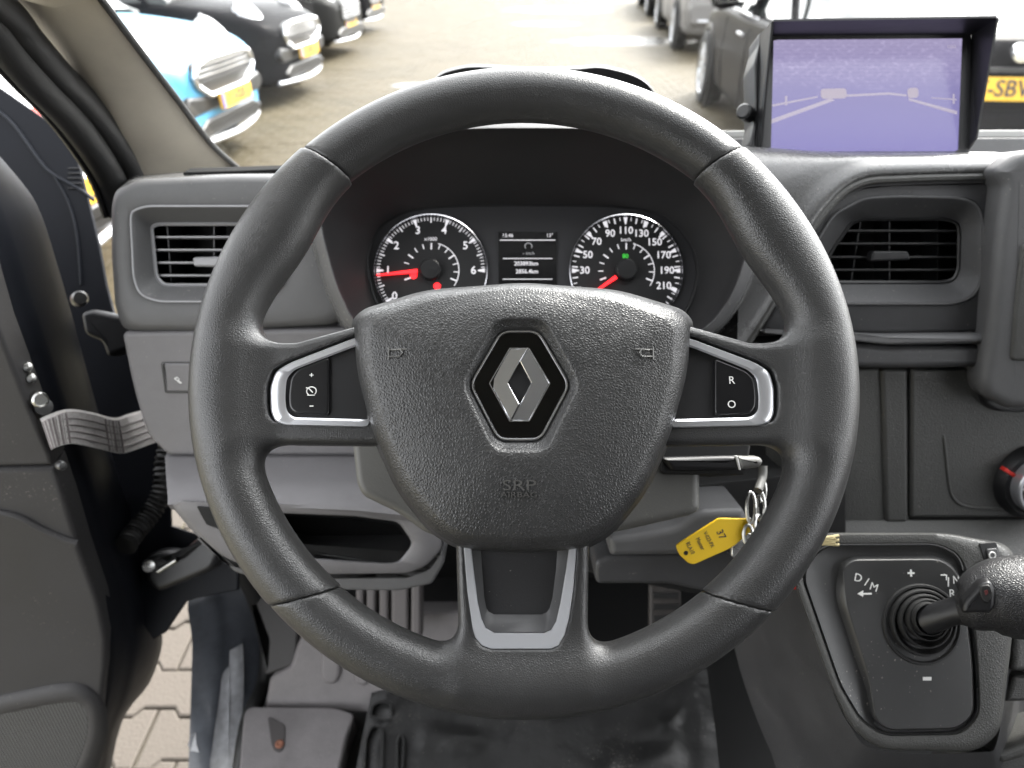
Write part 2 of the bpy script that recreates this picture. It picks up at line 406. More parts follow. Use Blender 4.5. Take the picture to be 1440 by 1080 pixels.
# ================================================================ ground and paving
def ground_mat(name, base, puddles):
    m = bpy.data.materials.new(name); m.use_nodes = True; t = m.node_tree; N = t.nodes; L = t.links; b = N['Principled BSDF']
    g = N.new('ShaderNodeNewGeometry'); nz = N.new('ShaderNodeTexNoise'); nz.inputs['Scale'].default_value = .9; nz.inputs['Detail'].default_value = 7
    L.new(g.outputs['Position'], nz.inputs['Vector'])
    n2 = N.new('ShaderNodeTexNoise'); n2.inputs['Scale'].default_value = 160; n2.inputs['Detail'].default_value = 4; L.new(g.outputs['Position'], n2.inputs['Vector'])
    rp = N.new('ShaderNodeValToRGB'); c = base
    rp.color_ramp.elements[0].color = (c[0] * .72, c[1] * .72, c[2] * .66, 1); rp.color_ramp.elements[1].color = (c[0] * 1.25, c[1] * 1.2, c[2] * 1.12, 1)
    ad = N.new('ShaderNodeMath'); ad.operation = 'MULTIPLY_ADD'; ad.inputs[1].default_value = .35; L.new(g.outputs['Random Per Island'], ad.inputs[0])
    sc = N.new('ShaderNodeMath'); sc.operation = 'MULTIPLY_ADD'; sc.inputs[1].default_value = .75; L.new(nz.outputs['Fac'], sc.inputs[0]); sc.inputs[2].default_value = -.12
    L.new(sc.outputs[0], ad.inputs[2])
    a3 = N.new('ShaderNodeMath'); a3.operation = 'MULTIPLY_ADD'; a3.inputs[1].default_value = .45; L.new(n2.outputs['Fac'], a3.inputs[0]); L.new(ad.outputs[0], a3.inputs[2])
    a4 = N.new('ShaderNodeMath'); a4.operation = 'SUBTRACT'; a4.inputs[1].default_value = .22; L.new(a3.outputs[0], a4.inputs[0])
    L.new(a4.outputs[0], rp.inputs[0]); src = rp.outputs[0]; b.inputs['Roughness'].default_value = .75; b.inputs['Specular IOR Level'].default_value = .14
    if puddles:      # water lying in the hollows
        acc = None
        for (x, y, rx, ry) in puddles:
            mp = N.new('ShaderNodeVectorMath'); mp.operation = 'SUBTRACT'; mp.inputs[1].default_value = (x, y, 0); L.new(g.outputs['Position'], mp.inputs[0])
            ms = N.new('ShaderNodeVectorMath'); ms.operation = 'MULTIPLY'; ms.inputs[1].default_value = (1 / rx, 1 / ry, 0); L.new(mp.outputs[0], ms.inputs[0])
            ln = N.new('ShaderNodeVectorMath'); ln.operation = 'LENGTH'; L.new(ms.outputs[0], ln.inputs[0])
            if acc is None: acc = ln.outputs['Value']
            else:
                mn = N.new('ShaderNodeMath'); mn.operation = 'MINIMUM'; L.new(acc, mn.inputs[0]); L.new(ln.outputs['Value'], mn.inputs[1]); acc = mn.outputs[0]
        n3 = N.new('ShaderNodeTexNoise'); n3.inputs['Scale'].default_value = 2.6; n3.inputs['Detail'].default_value = 5; L.new(g.outputs['Position'], n3.inputs['Vector'])
        pm = N.new('ShaderNodeMath'); pm.operation = 'MULTIPLY_ADD'; pm.inputs[1].default_value = 1.3; L.new(n3.outputs['Fac'], pm.inputs[0]); L.new(acc, pm.inputs[2])
        mk = N.new('ShaderNodeMapRange'); mk.inputs['From Min'].default_value = 1.75; mk.inputs['From Max'].default_value = 1.35; L.new(pm.outputs[0], mk.inputs[0])
        mr = N.new('ShaderNodeMapRange'); mr.inputs['To Min'].default_value = .62; mr.inputs['To Max'].default_value = .06; L.new(mk.outputs[0], mr.inputs[0]); L.new(mr.outputs[0], b.inputs['Roughness'])
        mx = N.new('ShaderNodeMix'); mx.data_type = 'RGBA'; L.new(mk.outputs[0], mx.inputs['Factor']); L.new(src, mx.inputs['A']); mx.inputs['B'].default_value = (c[0] * .4, c[1] * .4, c[2] * .4, 1); src = mx.outputs['Result']
    L.new(src, b.inputs['Base Color'])
    bp = N.new('ShaderNodeBump'); bp.inputs['Strength'].default_value = .5; bp.inputs['Distance'].default_value = .004; L.new(n2.outputs['Fac'], bp.inputs['Height']); L.new(bp.outputs[0], b.inputs['Normal'])
    return m
PUD = [(1.95, 13.2, 1.1, .55), (1.1, 19.2, 1.2, .8), (.7, 16.0, .7, .3), (-1.0, 9.0, .35, .22)]
GYARD = ground_mat('yard_paver', (.076, .064, .042), PUD); GNEAR = ground_mat('near_paver', (.100, .090, .083), None)
JOINT = mat('joint_sand', (.16, .145, .10), .9, var=.3, vscale=3)
gr = obj('ground', [(-120, -120, -.012), (120, -120, -.012), (120, 160, -.012), (-120, 160, -.012)], [(0, 1, 2, 3)], JOINT, smooth=False); tag(gr, kind='structure')
# interlocking paver: straight ends, a narrower waist that takes the neighbours' ends
def paver_shape(L, a, b, g=.0028, bev=.004, th=.03):
    q = [(-L, -a), (-L * .58, -a), (-L * .38, -b), (L * .38, -b), (L * .58, -a), (L, -a), (L, a), (L * .58, a), (L * .38, b), (-L * .38, b), (-L * .58, a), (-L, a)]
    q = inset(q, g); i2 = inset(q, bev); n = len(q)
    V = [(x, y, -th) for x, y in q] + [(x, y, -bev * .6) for x, y in q] + [(x, y, 0) for x, y in i2]
    Fc = [(r * n + i, r * n + (i + 1) % n, (r + 1) * n + (i + 1) % n, (r + 1) * n + i) for r in (0, 1) for i in range(n)] + [tuple(range(2 * n, 3 * n))]
    return V, Fc
def pave(m, x0, x1, y0, y1, nind, key, near, s=1.0):
    PV, PF = paver_shape(.10 * s, .0825 * s, .0575 * s)
    me = bpy.data.meshes.new('paver'); me.from_pydata(PV, [], PF); me.materials.append(m); spots = []
    j0, j1 = int(y0 / .14 / s), int(y1 / .14 / s)
    for j in range(j0, j1):
        for i in range(int(x0 / .2 / s), int(x1 / .2 / s)): spots.append(((i * .2 + (j % 2) * .1) * s, j * .14 * s))
    spots.sort(key=key); rng = random.Random(3); mb = MB()
    root = bpy.data.objects.new('paved_yard' if not near else 'pavement', None); COL.objects.link(root); tag(root, kind='structure')
    VV = []; FF = []
    for k, (x, y) in enumerate(spots):
        dz = rng.uniform(-.002, .002); tx_, ty_ = rng.uniform(-.012, .012), rng.uniform(-.012, .012)
        if k < nind:
            o = bpy.data.objects.new('paver', me); COL.objects.link(o); o.location = (x, y, dz); o.rotation_euler = (tx_, ty_, 0); o.parent = root
        else:
            n = len(VV); VV += [(x + v[0], y + v[1], v[2] + dz + v[1] * tx_ - v[0] * ty_) for v in PV[12:]]
            FF += [tuple(i - 12 + n for i in f) for f in PF if min(f) >= 12]
    if VV:
        m2 = bpy.data.meshes.new('paver_field'); m2.from_pydata(VV, [], FF); m2.materials.append(m); o = bpy.data.objects.new('paver_field', m2); COL.objects.link(o); o.parent = root; o['kind'] = 'stuff'
pave(GNEAR, -1.6, -.4, .2, 2.2, 60, lambda p: abs(p[0] + .82) + abs(p[1] - 1.0), True, .86)
pave(GYARD, -3.4, 4.6, 3.0, 26, 240, lambda p: (p[1] - 5.2) ** 2 * .5 + (p[0] + .9) ** 2 if p[1] > 4.9 else 999 - p[1], False)

# ================================================================ van cab shell
cab = thing('van_cab', 'cab shell of the van: beige windscreen pillar, dark sill and footwell round the driver', 'van', (0, .5, .3))
HEADL = mat('headliner', (.29, .30, .315), .8)
def quad(name, pts, m, th, parent=cab):
    pts = [Vector(p) for p in pts]; n = (pts[1] - pts[0]).cross(pts[2] - pts[0]).normalized() * th
    return obj(name, pts + [p + n for p in pts], [(0, 1, 2, 3), (7, 6, 5, 4), (0, 4, 5, 1), (1, 5, 6, 2), (2, 6, 7, 3), (3, 7, 4, 0)], m, parent, smooth=False)
quad('roof', [(-.52, .33, 1.79), (1.36, .33, 1.79), (1.36, -.95, 1.92), (-.52, -.95, 1.92)], HEADL, .04)
quad('rear_bulkhead', [(-.52, -.90, .3), (1.36, -.90, .3), (1.36, -.90, 1.92), (-.52, -.90, 1.92)], mat('bulkhead_grey', (.05, .052, .06), .7), .03)
quad('rear_post', [(-.52, -.90, .3), (-.52, -.45, .3), (-.52, -.45, 1.9), (-.52, -.90, 1.9)], PAINT, .04)
quad('passenger_door', [(1.36, -.90, .3), (1.36, 1.0, .3), (1.36, 1.0, 1.16), (1.36, -.90, 1.16)], DTRIM, .05)
quad('firewall', [(-.40, 1.03, .25), (1.36, 1.03, .25), (1.36, .98, 1.18), (-.40, .98, 1.18)], MATTE, .03)
quad('floor_pan', [(-.39, -.9, .44), (1.36, -.9, .44), (1.36, 1.03, .44), (-.39, 1.03, .44)], RUBBER, -.03)
quad('cowl', [(-.44, 1.17, 1.02), (1.36, 1.17, 1.02), (1.36, 1.5, .92), (-.44, 1.5, .92)], BLACK, .02)
dxs = [-.36 + 1.72 * i / 24 for i in range(25)]; dyf = [.94 + .20 * (1 - ((x - .49) / .87) ** 2) for x in dxs]
obj('dash_deck', *loft([[Vector((x, .88, 1.16)) for x in dxs], [Vector((x, .88, 1.196)) for x in dxs], [Vector((x, y, 1.182)) for x, y in zip(dxs, dyf)], [Vector((x, y + .01, 1.15)) for x, y in zip(dxs, dyf)]], closed=False), BLACK, cab, ang=30)
# windscreen: laminated glass in the raked plane between the pillars
ga, gb = Vector((0, .945, 1.185)), Vector((0, .24, 1.79)); gn = Vector((0, gb.z - ga.z, ga.y - gb.y)).normalized()
GL = glass('windscreen_glass', (.98, .99, .985), .035)
gx = [(-.38 + 1.74 * i / 24) for i in range(25)]
obj('windscreen', *loft([[Vector((x, ga.y + (gb.y - ga.y) * t + (.21 - .11 * t) * (1 - ((x - .49) / .87) ** 2), ga.z + (gb.z - ga.z) * t)) for x in gx] for t in np.linspace(0, 1, 6)], closed=False), GL, cab, ang=80)
# pillar trim
lft = [(-45, -75), (-8, -35), (27, 0), (70, 50), (110, 107), (140, 150), (160, 187), (177, 217), (193, 256)]
rgt = [(85, -75), (113, -35), (140, 0), (178, 50), (216, 100), (250, 144), (279, 183), (302, 210), (332, 236)]
Lp = spline([onX(*p, -.412) for p in lft], 5, False); Rp = spline([onX(*p, -.342) for p in rgt], 5, False)
rows = []
for t, bl in ((-.12, -.02), (-.03, -.004), (.0, .001), (.08, .008), (.25, .016), (.5, .018), (.75, .013), (.92, .005), (1.0, 0), (1.03, -.004), (1.05, -.02)):
    rows.append([a * (1 - t) + b * t + Vector((.45, -.75, .3)) * bl for a, b in zip(Lp, Rp)])
obj('pillar_trim', *loft(rows, closed=False), BEIGE, cab, ang=60)
tube('glass_edge', [p + Vector((.002, .0, .0)) for p in Rp], .0032, RUBBER, cab, n=8)
tube('pillar_top', [Rp[0], Vector((-.36, .20, 1.80))], .05, BEIGE, cab)
# door seal on the body flange
sealp = [(-135, -60), (-75, -15), (-20, 30), (10, 68), (50, 114), (92, 158), (128, 206), (155, 252), (172, 300)]
s1 = spline([onX(*p, -.43) for p in sealp], 5, False); s2 = spline([onX(q[0] + 30, q[1] - 12, -.416) for q in sealp], 5, False)
tube('door_seal', s1, .0155, RUBBER, cab, n=14)
tube('door_seal', s2, .0135, RUBBER, cab, n=14)
tube('door_seal', [p + Vector((-.012, -.012, 0)) for p in s1], .004, BLACK, cab, n=8)
# dark body side in front of the door: hinge post and wing edge
FH = frame(130, 500, .97)
hp = slab('hinge_post', FH, [(-80, 75), (0, 123), (70, 172), (102, 203), (113, 240), (126, 290), (139, 345), (149, 400), (161, 445), (190, 470), (215, 560), (224, 618), (221, 650), (238, 690), (240, 740), (300, 760), (335, 790), (335, 830), (275, 842), (262, 846), (232, 890), (215, 900), (150, 800), (60, 500), (-80, 260)], -.005, 0, PAINT, cab, bev=.002)
tube('panel_crease', spline([FH.w(x, y, .001) for x, y in ((-10, 150), (20, 176), (57, 227), (75, 245), (115, 268), (132, 282))], 5, False), .0022, mat('crease_paint', (.012, .014, .019), .5, spec=.2), hp, n=8)
tube('panel_crease', spline([FH.w(x, y, .001) for x, y in ((75, 245), (92, 275), (103, 305), (110, 345), (114, 400))], 5, False), .0016, MATS['crease_paint'], hp, n=8)
for k in range(5): tube('grille_rib', [FH.w(96, 237 + k * 7, .001), FH.w(112 + k, 237 + k * 7, .001)], .0012, BLACK, hp, n=6)
uh = slab('upper_hinge', frame(150, 460, .90), rnd([(112, 440), (128, 434), (165, 442), (190, 445), (190, 490), (150, 502), (142, 480), (118, 470)], 7), -.02, .0, BLACK, cab, bev=.006)
lathe('hinge_pin', frame(112, 420, .86, yaw=35), (0, 0), [(.009, -.012), (.009, .004), (.007, .008), (.001, .008)], STEELD := mat('dark_steel', (.12, .12, .12), .35, .8), uh, n=16)
lh = slab('lower_hinge', frame(250, 790, .93), rnd([(202, 782), (222, 776), (250, 779), (296, 742), (314, 770), (300, 802), (262, 818), (220, 834), (204, 818)], 9), -.03, .0, BLACK, cab, bev=.008, nb=5)
tube('hinge_pin', [P(222, 803, .925), P(248, 787, .925)], .0035, STEEL, lh)
lathe('hinge_bolt', frame(209, 796, .925, yaw=30), (0, 0), [(.007, -.01), (.007, .003), (.001, .004)], STEEL, lh, n=12)
hpth = spline([P(240, 615, .95), P(232, 650, .94), P(228, 690, .93), (P(212, 722, .92)), P(190, 748, .90), P(176, 768, .88)], 16, False)
tube('cable_sleeve', hpth, [.0118 + .0016 * math.sin(i * 1.9) for i in range(len(hpth))], RUBBER, cab, n=14)
for (x0, y0, x1, y1) in ((214, 614, 221, 646), (177, 700, 184, 724), (233, 708, 238, 732)): pass
# sill
sl = spline([onX(*p, -.47) for p in ((318, 745), (292, 780), (272, 820), (264, 852), (270, 900), (269, 960), (265, 1080), (262, 1180))], 5, False)
sr = spline([onX(*p, -.392) for p in ((322, 765), (338, 795), (356, 832), (370, 868), (376, 905), (370, 965), (350, 1080), (340, 1180))], 5, False)
rows = [[a + Vector((-.01, .03, -.10)) for a in sl], sl]
for t, z in ((.08, .004), (.3, .010), (.42, .010), (.45, .003), (.6, .006), (1, .0)): rows.append([a * (1 - t) + b * t + Vector((0, -.4, .9)) * z for a, b in zip(sl, sr)])
si = obj('sill', *loft(rows, closed=False), PAINTG, cab, ang=45)
wp = [(341, 905), (334, 925), (314, 946), (310, 970), (306, 1000), (300, 1040), (297, 1090), (336, 1090), (338, 1040), (341, 1000), (343, 950)]
def on_sill(px, py, lift):
    best = None; r = ray(px, py); bt = BVHTree.FromPolygons([v.co + root_loc(cab) for v in si.data.vertices], [tuple(p.vertices) for p in si.data.polygons])
    h = bt.ray_cast(CAM, r.normalized()); return (h[0] - r.normalized() * lift) if h[0] is not None else P(px, py, 1.1)
fine = spline([Vector((*p, 0)) for p in wp], 4); cpt = Vector((322, 1010, 0))
lo = [[on_sill(p.x * (1 - t) + cpt.x * t, p.y * (1 - t) + (p.y * .9 + cpt.y * .1) * t, .0025) for p in fine] for t in (0, .5, .96)]
obj('worn_patch', *loft(lo, False, True), WORN, si)
obj('worn_patch', *loft([[on_sill(x, y, .002) for x, y in ((268, 1034), (275, 1030), (276, 1046), (280, 1058), (268, 1056), (264, 1048))]], False, True), WORN, si, smooth=False)
seal = spline([onX(*p, -.386) for p in ((300, 735), (318, 765), (340, 800), (362, 850), (376, 905), (372, 960), (354, 1002), (344, 1045), (336, 1110))], 6, False)
tube('sill_seal', seal, .0125, RUBBER, cab, n=14)
tube('sill_seal', [p + Vector((.026, .012, .0)) for p in seal], .011, RUBBER, cab, n=12)
# footwell
FF_ = frame(420, 900, 1.10, tilt=10)
slab('kick_panel', FF_, rnd([(330, 780), (520, 780), (420, 880), (415, 935), (372, 950), (375, 900)], 6), -.06, .0, mat('kick_grey', (.05, .048, .048), .7, bump=('noise', 300, .0008, .4)), cab, bev=.004)
FR1 = frame(470, 940, 1.085, tilt=0)
fr_ = slab('footrest', FR1, rnd([(371, 998), (379, 952), (408, 938), (416, 910), (430, 880), (470, 860), (700, 860), (640, 1000), (500, 1004)], [6, 8, 6, 6, 10, 4, 4, 4, 4]), -.05, .0, FLOORP, cab, bev=.006)
for poly in ([(450, 880), (479, 880), (479, 950), (472, 963), (458, 964), (450, 952)], [(496, 925), (528, 925), (524, 955), (512, 967), (500, 963), (496, 950)]):
    slab('grip_rib', FR1, rnd(poly, 8), -.002, .0065, FLOORP, fr_, bev=.006, nb=5)
FPL = Fr(Vector((0, .6, .475)), Vector((0, -.12, .99)))
pt_ = slab('step_plate', FPL, rnd([(343, 1000), (354, 993), (470, 994), (500, 1004), (488, 1030), (470, 1110), (334, 1110)], [6, 6, 10, 10, 10, 2, 2]), -.03, .012, FLOORP, cab, bev=.003)
slab('plate_groove', FPL, rnd([(376, 1009), (381, 1008), (401, 1020), (400, 1050), (394, 1058), (386, 1056), (382, 1048)], 5), .0, .0135, mat('groove_grey', (.055, .05, .05), .7), pt_, bev=.0008)
lathe('rusty_screw', FPL, FPL.l(393, 1047, .013), [(.0062, .012), (.006, .0148), (.004, .0158), (.001, .0150)], mat('rust', (.22, .09, .055), .8, var=.3, vscale=300), pt_, n=14)
for x0, x1 in ((500, 511), (515, 528), (533, 546), (550, 574), (578, 592)):
    slab('duct_rib', frame(540, 850, 1.02), rnd([(x0, 812), (x1, 812), (x1, 900), (x0, 900)], 3), -.03, .0, mat('rib_grey', (.12, .11, .11), .6), cab, bev=.004)
pd = thing('brake_pedal', 'dark ribbed brake pedal in the footwell beneath the column', 'pedal', P(935, 880, 1.02))
slab('pad', frame(935, 850, .99, tilt=10), rnd([(914, 822), (958, 822), (960, 900), (914, 900)], 4), -.012, .0, mat('pedal_brown', (.045, .040, .037), .6, var=.4, vscale=80), pd, bev=.003)
for k in range(4): slab('pad_rib', frame(935, 850, .99, tilt=10), [(919, 834 + k * 16), (954, 834 + k * 16), (954, 842 + k * 16), (919, 842 + k * 16)], -.002, .003, RUBBER, pd, bev=.001)
tube('arm', [P(938, 830, 1.0), P(945, 760, 1.03)], .008, BLACK, pd)
mt = thing('floor_mat', 'crumpled black rubber floor mat lying in the footwell', 'floor mat', (0, .6, .47))
FMT = Fr(Vector((0, .62, .492)), Vector((0, -.22, .975)))
mo_ = rnd([(497, 1110), (500, 1040), (512, 984), (532, 972), (735, 955), (960, 950), (1002, 955), (1010, 1110)], [4, 20, 16, 14, 4, 8, 14, 4])
ml = [FMT.l(*p) for p in mo_]; xs = [p[0] for p in ml]; ys = [p[1] for p in ml]
gxn, gyn = 90, 50; V = []; Fc = []
rngm = np.random.RandomState(4); bl = [(rngm.uniform(min(xs), max(xs)), rngm.uniform(min(ys), max(ys)), rngm.uniform(.02, .07), rngm.uniform(-.006, .008), rngm.uniform(0, 3.14)) for _ in range(26)]
def mat_h(x, y):
    h = 0
    for bx, by, r, a, th in bl:
        u = (x - bx) * math.cos(th) + (y - by) * math.sin(th); v = -(x - bx) * math.sin(th) + (y - by) * math.cos(th); h += a * math.exp(-(u * u / (r * r) + v * v / (r * r * .12)))
    return h
x0, x1 = FMT.l(497, 1080)[0], FMT.l(1010, 1080)[0]; yT, yB = FMT.l(735, 940)[1], FMT.l(735, 1115)[1]
for j in range(gyn + 1):
    for i in range(gxn + 1):
        x = x0 + (x1 - x0) * i / gxn; y = yB + (yT - yB) * j / gyn; ed = min(i, gxn - i) / 4; e = min(1, ed)
        V.append(FMT.pt(x + .012 * (j / gyn), y, mat_h(x, y) + .004 * e - .004))
for j in range(gyn):
    for i in range(gxn): k = j * (gxn + 1) + i; Fc.append((k, k + 1, k + gxn + 2, k + gxn + 1))
sh_ = obj('sheet', V, Fc, MATR, mt, ang=80)
FMT2 = Fr(FMT.O + FMT.n * .002, FMT.n)
for poly in ([(508, 1100), (512, 1040), (520, 1020), (534, 1018), (540, 1030), (538, 1100)], [(518, 1008), (522, 990), (536, 984), (552, 986), (552, 1012), (540, 1014)], [(556, 1100), (556, 1040), (564, 1030), (570, 1040), (566, 1100)]):
    ring('mat_rib', FMT2, rnd(poly, 5), inset(rnd(poly, 5), 4), (sum(p[0] for p in poly) / len(poly), sum(p[1] for p in poly) / len(poly)), [(0, -.004), (.15, .006), (.85, .006), (1, -.002)], MATR, mt, n=70)
slab('windscreen_ledge', frame(1220, 188, .875), [(985, 183), (1620, 182), (1620, 193), (985, 194)], -.02, .0, mat('ledge_pale', (.30, .30, .29), .5), cab, bev=.002)
slab('windscreen_ledge', frame(1220, 188, .865), [(985, 194), (1620, 193), (1620, 235), (985, 235)], -.02, .0, DASHM, cab, bev=.002)

# ================================================================ open driver's door
Ld = [(-70, 200), (-45, 300), (-18, 400), (0, 460), (21, 515), (42, 570), (63, 620), (95, 709), (116, 779), (141, 850), (151, 900), (150, 940), (144, 990), (138, 1040), (128, 1110)]
Rd = [(-30, 185), (34, 256), (62, 303), (88, 385), (106, 448), (121, 505), (141, 578), (170, 671), (197, 760), (218, 832), (229, 880), (229, 912), (211, 960), (172, 1012), (150, 1110)]
lpz = spline([onY(*p, .590) for p in Ld], 4, False); rpz = spline([onY(*p, .74) for p in Rd], 4, False)
rows = []
for t, bx in ((0, -.012), (.03, -.004), (.10, .002), (.28, .000), (.34, .004), (.42, .007), (.75, .006), (.94, .002), (1.0, -.004), (1.03, -.02)): rows.append([a * (1 - t) + b * t + Vector((bx, -bx * .5, 0)) for a, b in zip(lpz, rpz)])
rows.append([p + Vector((-.5, -.06, 0)) for p in rows[-1]])
dr = obj('door', *loft(rows, closed=False), PAINT, cab, ang=50); tag(dr, 'open driver door with dark painted edge and black trim panel')
FDR = Fr(Vector((-.46, .584, 1.0)), Vector((.12, -.99, .0)), RT)
LdI = [(p[0] - 2, p[1]) for p in Ld]
slab('upper_trim', FDR, [(-260, 200)] + LdI[:7] + [(70, 640), (74, 655), (-260, 662)], -.03, .0, DTRIM, dr, bev=.004)
lt = slab('lower_trim', FDR, [(-260, 665), (75, 658)] + LdI[7:] + [(-260, 1110)], -.03, -.001, DTRIM, dr, bev=.005)
tube('trim_ridge', spline([FDR.w(x, y, .0) for x, y in ((-40, 715), (20, 725), (60, 745), (88, 757), (108, 764))], 5, False), .004, DTRIM, dr)
GRL = rnd([(-120, 1030), (0, 1006), (82, 989), (108, 987), (122, 1000), (124, 1030), (112, 1066), (92, 1110), (-120, 1110)], [4, 4, 8, 10, 10, 14, 10, 4, 4])
gm = bpy.data.materials.new('speaker_mesh'); gm.use_nodes = True; t = gm.node_tree; N = t.nodes; L = t.links; b = N['Principled BSDF']; b.inputs['Roughness'].default_value = .55
tc = N.new('ShaderNodeTexCoord'); vo = N.new('ShaderNodeTexVoronoi'); vo.voronoi_dimensions = '2D'; vo.inputs['Scale'].default_value = 270; vo.inputs['Randomness'].default_value = .0
sx = N.new('ShaderNodeSeparateXYZ'); cb = N.new('ShaderNodeCombineXYZ'); L.new(tc.outputs['Object'], sx.inputs[0]); L.new(sx.outputs['X'], cb.inputs['X']); L.new(sx.outputs['Z'], cb.inputs['Y']); L.new(cb.outputs[0], vo.inputs['Vector'])
mr = N.new('ShaderNodeMapRange'); mr.inputs['From Min'].default_value = .28; mr.inputs['From Max'].default_value = .42; L.new(vo.outputs['Distance'], mr.inputs[0])
mx = N.new('ShaderNodeMix'); mx.data_type = 'RGBA'; L.new(mr.outputs[0], mx.inputs['Factor']); mx.inputs['A'].default_value = (.004, .004, .004, 1); mx.inputs['B'].default_value = (.11, .11, .11, 1); L.new(mx.outputs['Result'], b.inputs['Base Color'])
bp = N.new('ShaderNodeBump'); bp.inputs['Strength'].default_value = .8; bp.inputs['Distance'].default_value = .001; L.new(mr.outputs[0], bp.inputs['Height']); L.new(bp.outputs[0], b.inputs['Normal'])
ring('speaker_rim', FDR, inset(GRL, -16), GRL, (30, 1060), [(0, -.002), (.1, .001), (.55, .007), (.9, .007), (1, .003)], DTRIM, dr, n=140, ang=60)
slab('speaker_grille', FDR, inset(GRL, -1), -.004, .0042, gm, dr, bev=.002)
FBT = Fr(P(50, 550, .70), Vector((.75, -.6, .25)))
for px, py in ((38, 516), (43, 532)): lathe('bolt', FBT, FBT.l(px, py), [(.0050, -.006), (.0050, .001), (.0040, .0030), (.0010, .0036)], STEEL, dr, n=14)
lathe('bolt', FBT, FBT.l(53, 561), [(.0075, -.008), (.0075, .008), (.0060, .0095), (.0055, .0070), (.0005, .0070)], STEEL, dr, n=14); lathe('bolt', FBT, FBT.l(62, 572), [(.008, -.012), (.008, .0), (.001, .001)], STEELD, dr, n=14)
lathe('bolt', FBT, FBT.l(87, 655), [(.0045, -.006), (.0045, .001), (.0035, .0028), (.0008, .0032)], STEELD, dr, n=14)
ds = thing('door_strap', 'grey woven check strap tying the open door to the body', 'strap', P(140, 610, .8))
stp = [((58, 592), (72, 632), .70), ((70, 586), (80, 628), .705), ((97, 578), (103, 623), .73), ((130, 582), (137, 630), .78), ((162, 590), (169, 637), .83), ((180, 585), (192, 631), .88), ((198, 580), (214, 623), .94), ((216, 574), (236, 616), .99)]
T_ = spline([P(*a, d) for a, b, d in stp], 6, False); B_ = spline([P(*b, d) for a, b, d in stp], 6, False); bk = Vector((-.003, .0035, 0))
obj('webbing', *loft([T_, [p - bk * .3 for p in T_], [p - bk * .3 for p in B_], B_, [p + bk for p in B_], [p + bk for p in T_], T_], closed=False), STRAP, ds)
n = len(T_)
for k in range(1, n - 1):
    a = T_[k] * .97 + B_[k] * .03 - bk * .45; b_ = T_[k] * .03 + B_[k] * .97 - bk * .45
    if k < 12 or 20 < k < 26: tube('stitch_row', [a, b_], .0011, STRAPD if k % 2 else STRAP, ds, n=5)
for f in (.2, .4, .6, .8):
    tube('stitch_row', [T_[k] * (1 - f) + B_[k] * f - bk * .5 for k in range(10, n)], .0007, STRAPD, ds, n=5)
# ================================================================ unseen driver's seat behind the camera, added to block light (mirrored faintly in the emblem)
SEATF = mat('seat_fabric', (.022, .022, .024), .9, bump=('weave', 300, .0005, .4))
stt = thing('unseen_driver_seat', 'unseen dark fabric driver seat added to block light from behind', 'seat', (0, -.35, .45))
FSB = Fr(Vector((0, -.42, .98)), Vector((0, .97, .22)))
slab('backrest', FSB, rnd([(-.25, -.32), (.25, -.32), (.24, .28), (.18, .36), (-.18, .36), (-.24, .28)], .06), -.12, 0, SEATF, stt, bev=.05, loc=True, nb=5)
slab('headrest', FSB, rnd([(-.13, .40), (.13, .40), (.12, .58), (-.12, .58)], .05), -.10, -.02, SEATF, stt, bev=.035, loc=True, nb=5)
slab('cushion', Fr(Vector((0, -.18, .72)), Vector((0, -.08, 1))), rnd([(-.25, -.26), (.25, -.26), (.25, .24), (-.25, .24)], .06), -.14, 0, SEATF, stt, bev=.045, loc=True, nb=5)
box('base', (0, -.2, .52), (.42, .42, .14), BLACK, stt, bev=.02)

# ================================================================ parked cars (built nose towards +x, then turned into place)
def pch(xs, ys, q): return np.interp(q, xs, ys)
def sm(xs, ys, q):      # smooth interpolation
    pts = spline([Vector((x, y, 0)) for x, y in zip(xs, ys)], 12, False); return np.interp(q, [p.x for p in pts], [p.y for p in pts])
CARM = {}
def car_paint(key, col, sp=.22):
    return mat('car_paint_' + key, col, .32, spec=sp)
CGLASS = mat('car_glass', (.02, .025, .025), .05, coat=.5)
TYRE = mat('tyre', (.012, .012, .012), .75); ALLOY = mat('alloy', (.52, .53, .55), .3, .9)
LAMP = mat('headlamp', (.80, .80, .80), .08, .3, coat=1.0); REDL = mat('tail_lamp', (.30, .012, .012), .12, coat=1.0)
PLATE = mat('plate_yellow', (.78, .46, .03), .45); PBLUE = mat('plate_blue', (.03, .06, .35), .45); GRD = mat('car_grille', (.012, .012, .012), .35)
